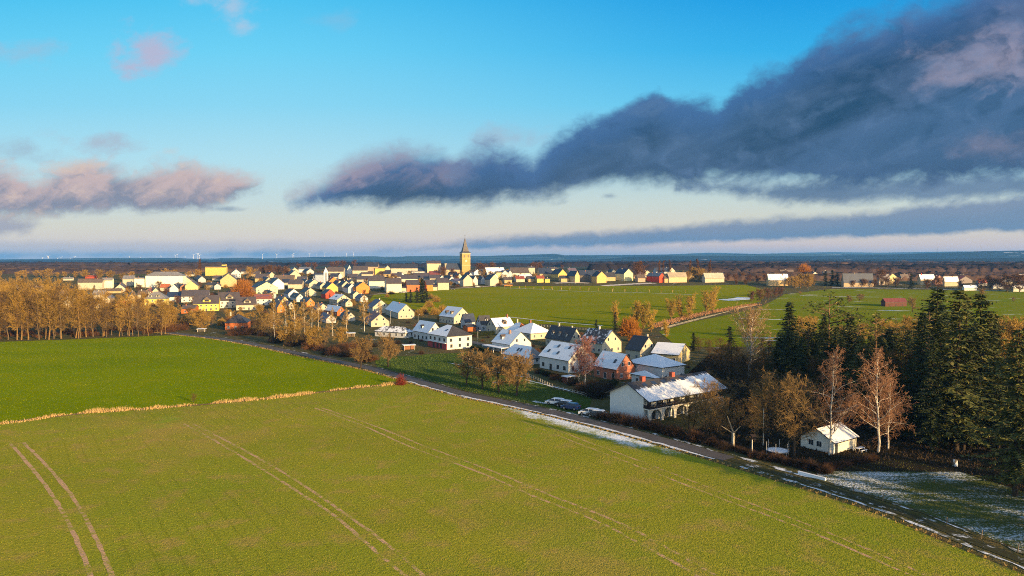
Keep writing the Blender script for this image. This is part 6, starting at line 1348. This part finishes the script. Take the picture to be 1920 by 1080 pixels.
def table(px, py, label):
    x, y = G(px, py); r = empty('garden_table', (x, y, 0), .6); tag(r, label, 'table')
    MB().box(-1.2, 1.2, -.5, .5, .72, .78).build('table_top', snowroof((.3, .2, .12), .9), r)
    for a, b in ((-1, -.4), (1, -.4), (-1, .4), (1, .4)): MB().box(a - .05, a + .05, b - .05, b + .05, 0, .719).build('leg', plain('weathered_wood', (.5, .46, .38)), r)
    for s in (-1, 1): MB().box(-1.1, 1.1, *sorted((s * .75, s * 1.05)), .42, .47).box(-.9, -.8, *sorted((s * .78, s * 1.0)), 0, .42).box(.8, .9, *sorted((s * .78, s * 1.0)), 0, .42).build('bench', snowroof((.3, .2, .12), .9), r)
table(1612, 846, 'snowy garden table with two benches right of the white annex')
def stump(px, py, label):
    x, y = G(px, py); o = MB().tube((0, 0, -.2), (0, .1, 1.2), .5, .4, 9).tube((0, .1, 1.202), (0, .1, 1.3), .38, .2, 9).build('stump', snowroof((.12, .09, .06), .55)); o.location = (x, y, 0); tag(o, label, 'stump')
stump(1791, 874, 'snow capped stump at the edge of the dark forest')
def trough(px, py):
    x, y = G(px, py); r = MB().box(-2.6, 2.6, -.2, .2, -.1, .45).box(-2.65, 2.65, -.25, .25, .452, .52).build('culvert_wall', snowroof((.12, .11, .1), .93)); r.location = (x, y, .05); r.rotation_euler = (0, 0, math.atan2(ld[1], ld[0])); tag(r, 'low snow topped wall at the end of the hedge beside the track', 'wall')
trough(1522, 895)
# fence posts along the paddock and the track
g = 'fence posts beside the farm track'
first = None
for i, px in enumerate([1600, 1655, 1775, 1840, 1908]):
    py = np.interp(px, [1560, 1660, 1760, 1920], [914, 946, 984, 1046]) - 5; x, y = G(px, py)
    if first is None: first = o = MB().tube((0, 0, -.2), (0, 0, 1.25), .07, .06, 6).tube((0, 0, 1.251), (0, 0, 1.3), .06, .02, 6).build('fence_post', plain('post_wood', (.16, .12, .085), .9, .1))
    else: o = first.copy(); COL.objects.link(o)
    o.location = (x, y, 0); o.rotation_euler = (rng.normal(0, .05), rng.normal(0, .05), 0); tag(o, 'weathered fence post beside the farm track', 'fence post', g)
# parasol, shelter and pool shed of the red floored house
def shelter(px, py, rz, w, d_, h, label, roofm, c):
    x, y = G(px, py); r = empty('shelter', (x, y, float(tz(y))), rz); tag(r, label, 'shelter')
    MB().box(-w / 2 - .3, w / 2 + .3, -d_ / 2 - .3, d_ / 2 + .3, h, h + .18).build('roof', roofm, r)
    MB().box(-w / 2, w / 2, d_ / 2 - .1, d_ / 2, -.1, h - .002).box(-w / 2, -w / 2 + .1, -d_ / 2, d_ / 2 - .101, -.1, h - .002).build('wall', plaster(c), r)
    for s in (-1, 1): MB().box(s * w / 2 * .9 - .08, s * w / 2 * .9 + .08, -d_ / 2, -d_ / 2 + .16, -.1, h - .003).build('post', plain('weathered_wood', (.5, .46, .38)), r)
shelter(767, 656, R(20), 5, 3, 2.2, 'garden shelter with snowy flat roof left of the red floored house', snowroof(DK, .97), (.25, .12, .07))
shelter(658, 632, R(20), 4, 3, 2.1, 'small hut with a snowy roof under the birches', snowroof(DK, .97), (.12, .09, .07))
shelter(1066, 717, R(36), 3.4, 2.5, 2.0, 'red brown hut with snowy roof below the white house', snowroof(DK, .95), (.16, .05, .035))
shelter(378, 622, R(10), 4, 3, 1.6, 'low hut with snowy roof beside the orange bungalow', snowroof(DK, .95), (.1, .09, .08))
# trailer at the far edge of the pasture, saplings with stakes along the path
def trailer(px, py):
    x, y = G(px, py); r = empty('farm_trailer', (x, y, float(tz(y))), .1); tag(r, 'orange farm trailer parked at the top edge of the pasture', 'trailer')
    MB().box(-4.6, 4.6, -1.2, 1.2, 1.0, 2.5).build('bed', plaster((.42, .17, .05)), r)
    for a in (-3, 3):
        for s in (-1, 1): MB().tube((a, s * .9, .5), (a, s * 1.2, .5), .5, .5, 12).build('wheel', plain('tyre_rubber', (.02, .02, .02)), r)
trailer(953, 538)
g = 'young staked trees along the pasture path'
T, C = bare_tree(700, 4.2, .07, 1.2, .3, 12, .8, 0, 'round', 3, .07, 1, 4)
sp = None
for px, py in [(946, 541), (957, 541), (974, 542), (985, 541.5), (1001, 542.5), (1018, 543), (1035, 543), (1052, 543.5), (1069, 544), (1088, 544.5), (1104, 545), (1122, 546), (1149, 547), (1172, 548), (1194, 548), (1217, 548.5), (1240, 549), (1261, 549), (1285, 549.5)]:
    x, y = G(px, py)
    if sp is None:
        sp = empty('young_tree', (0, 0, 0)); T.mesh('trunk', bg_, 4, sp); C.mesh('crown', tw_y, 3, sp)
        MB().tube((.5, 0, -.2), (.5, 0, 2.6), .1, .1, 5).build('stake', plain('pale_stake', (.6, .48, .28), .9, .1), sp); o = sp
    else: o = copy_tree(sp)
    o.location = (x, y, float(tz(y))); o.rotation_euler = (0, 0, rng.uniform(0, 6)); o.scale = [rng.uniform(.75, 1.05)] * 3; tag(o, 'young staked tree in the row along the far pasture edge', 'young tree', g)
# cars in the village at the path
for px, py, c, n in [(758, 549, (.7, .7, .7), 'white'), (849, 543, (.05, .05, .06), 'black'), (896, 539, (.6, .6, .6), 'silver')]:
    car(px, py, R(10), ('v' + n, c), f'{n} car parked in the village above the pasture', False)
# wind turbines on the far left plain
g = 'white wind turbines on the horizon'
tb = None
for px, top, base, D in [(90, 479, 490, 9000), (91.5, 479, 489, 9300), (80, 482, 490, 9800), (108, 483, 490, 10500), (114.5, 481, 490, 9500), (132, 484, 489, 9800), (140.5, 480, 489, 8800), (243, 480, 486, 10500), (264, 481, 486, 11000), (294, 481, 486, 11000), (302, 480, 486, 10600), (329, 478, 486, 9500), (332, 476, 486, 9200), (347, 480, 487, 10000), (363, 476, 487, 9000), (371, 474, 488, 8600), (374, 477, 488, 9400), (492, 475, 486, 8700), (519, 475, 487, 9000), (551, 474, 484, 9000), (548, 476, 484, 9600), (580, 475, 482, 10800), (594, 476, 482, 11000), (609, 473, 481, 11000), (650, 474, 481, 11500), (663, 472, 480, 11500)]:
    dx, dy, dz = ray(px, base); x, z0_ = dx / dy * D, CH + dz / dy * D; hgt = (base - top) / F * D * .82
    if tb is None:
        tb = o = empty('wind_turbine', (0, 0, 0)); wm_ = plain('turbine_white', (.85, .82, .76), .5, .3, .03)
        MB().tube((0, 0, -.3), (0, 0, 1), .034, .02, 8).build('tower', wm_, tb)
        MB().box(-.03, .03, -.05, .04, .995, 1.045).build('nacelle', wm_, tb)
        for i in range(3):
            a = i * 2.094 + .5; MB().add([(0, -.055, 1.02), (.03 * math.cos(a + 1.57), -.055, 1.02 + .03 * math.sin(a + 1.57)), (.55 * math.cos(a), -.055, 1.02 + .55 * math.sin(a)), (0, -.07, 1.02), (.03 * math.cos(a + 1.57), -.07, 1.02 + .03 * math.sin(a + 1.57)), (.55 * math.cos(a), -.07, 1.02 + .55 * math.sin(a))], [(0, 1, 2), (5, 4, 3), (0, 3, 4, 1), (1, 4, 5, 2), (2, 5, 3, 0)]).build('blade', wm_, tb)
    else: o = copy_tree(tb)
    o.location = (x, D, z0_); o.scale = (hgt, hgt, hgt); o.rotation_euler = (0, 0, rng.normal(.4, .25)); tag(o, 'slender white wind turbine on the distant plain', 'wind turbine', g)
# mast on the right hill
dx, dy, dz = ray(1757, 475); D = 6500; o = MB().tube((0, 0, -10), (0, 0, 45), 1.6, .8, 6).tube((0, 0, 45.01), (0, 0, 60), .5, .3, 6).build('radio_mast', plain('iron', (.05, .05, .05))); o.location = (dx / dy * D, D, CH + dz / dy * D); tag(o, 'thin radio mast on the wooded hill at the right', 'mast')

# clipped hedges round the gardens of the near estate
def hedge(pts, h, w, label, c=(.03, .04, .016)):
    L = smooth_line([G(*p) for p in pts], .5); n = int(len(L) * 70); i = rng.integers(0, len(L), n)
    X, Y = L[i, 0] + rng.uniform(-w, w, n), L[i, 1] + rng.uniform(-w, w, n); a = rng.uniform(0, 6.28, n); z = rng.uniform(0, h, n) + tz(Y); s = .16
    V = np.empty((n, 3, 3)); V[:, 0] = np.stack([X - s * np.cos(a), Y - s * np.sin(a), z], 1); V[:, 1] = np.stack([X + s * np.cos(a), Y + s * np.sin(a), z + rng.uniform(-.1, .1, n)], 1); V[:, 2] = np.stack([X + rng.normal(0, .1, n), Y + rng.normal(0, .1, n), z + .3], 1)
    o = mk('garden_hedge', V.reshape(-1, 3), np.arange(3 * n).reshape(-1, 3), leafmat('hedge_leaf', c, mul(c, .7), mul(c, 1.6), .5)); tag(o, label, 'hedge')
hedge([(886, 632), (905, 630), (926, 628)], 2.2, .8, 'dark clipped hedge behind the grey street of the estate')
hedge([(884, 655), (896, 657), (915, 661)], 1.6, .6, 'low dark hedge right of the red floored house')
hedge([(1012, 700), (1030, 706), (1052, 711)], 1.4, .6, 'dark hedge below the house with four roof windows')
hedge([(1120, 722), (1140, 724), (1156, 722)], 1.8, .7, 'dark hedge below the salmon house')
hedge([(965, 664), (985, 668), (1000, 662)], 1.8, .7, 'dark hedge between the carport house and the bungalow')
hedge([(1232, 690), (1252, 692), (1275, 690)], 1.6, .6, 'dark hedge below the beige yellow house')
hedge([(862, 611), (880, 608), (900, 607)], 1.8, .7, 'dark hedge at the pasture edge behind the grey twins')
def fence(pts, label, c=(.5, .46, .38)):
    P = [Vector((*G(*p), 0)) for p in pts]; o = MB()
    for a, b in zip(P[:-1], P[1:]):
        n = max(1, int((b - a).length / 2)); z0_ = float(tz(a.y))
        for i in range(n + 1):
            q = a.lerp(b, i / n); o.box(q.x - .05, q.x + .05, q.y - .05, q.y + .05, z0_ - .1, z0_ + 1.2)
        for zz_ in (.45, .95): o.tube((a.x, a.y + .07, z0_ + zz_), (b.x, b.y + .07, z0_ + zz_), .045, .045, 4)
    tag(o.build('garden_fence', plain('weathered_wood', c, .9, .1)), label, 'fence')
fence([(985, 704), (1040, 729), (1100, 744)], 'wooden rail fence along the snowy edge of the meadow'); fence([(868, 672), (905, 684), (950, 694)], 'wooden rail fence behind the orchard trees'); fence([(1240, 618), (1300, 602), (1380, 580), (1418, 572)], 'rail fence along the rusty strip in the fields')
fence([(1010, 612), (1060, 616), (1110, 620)], 'rail fence between pasture and dark roofed houses')
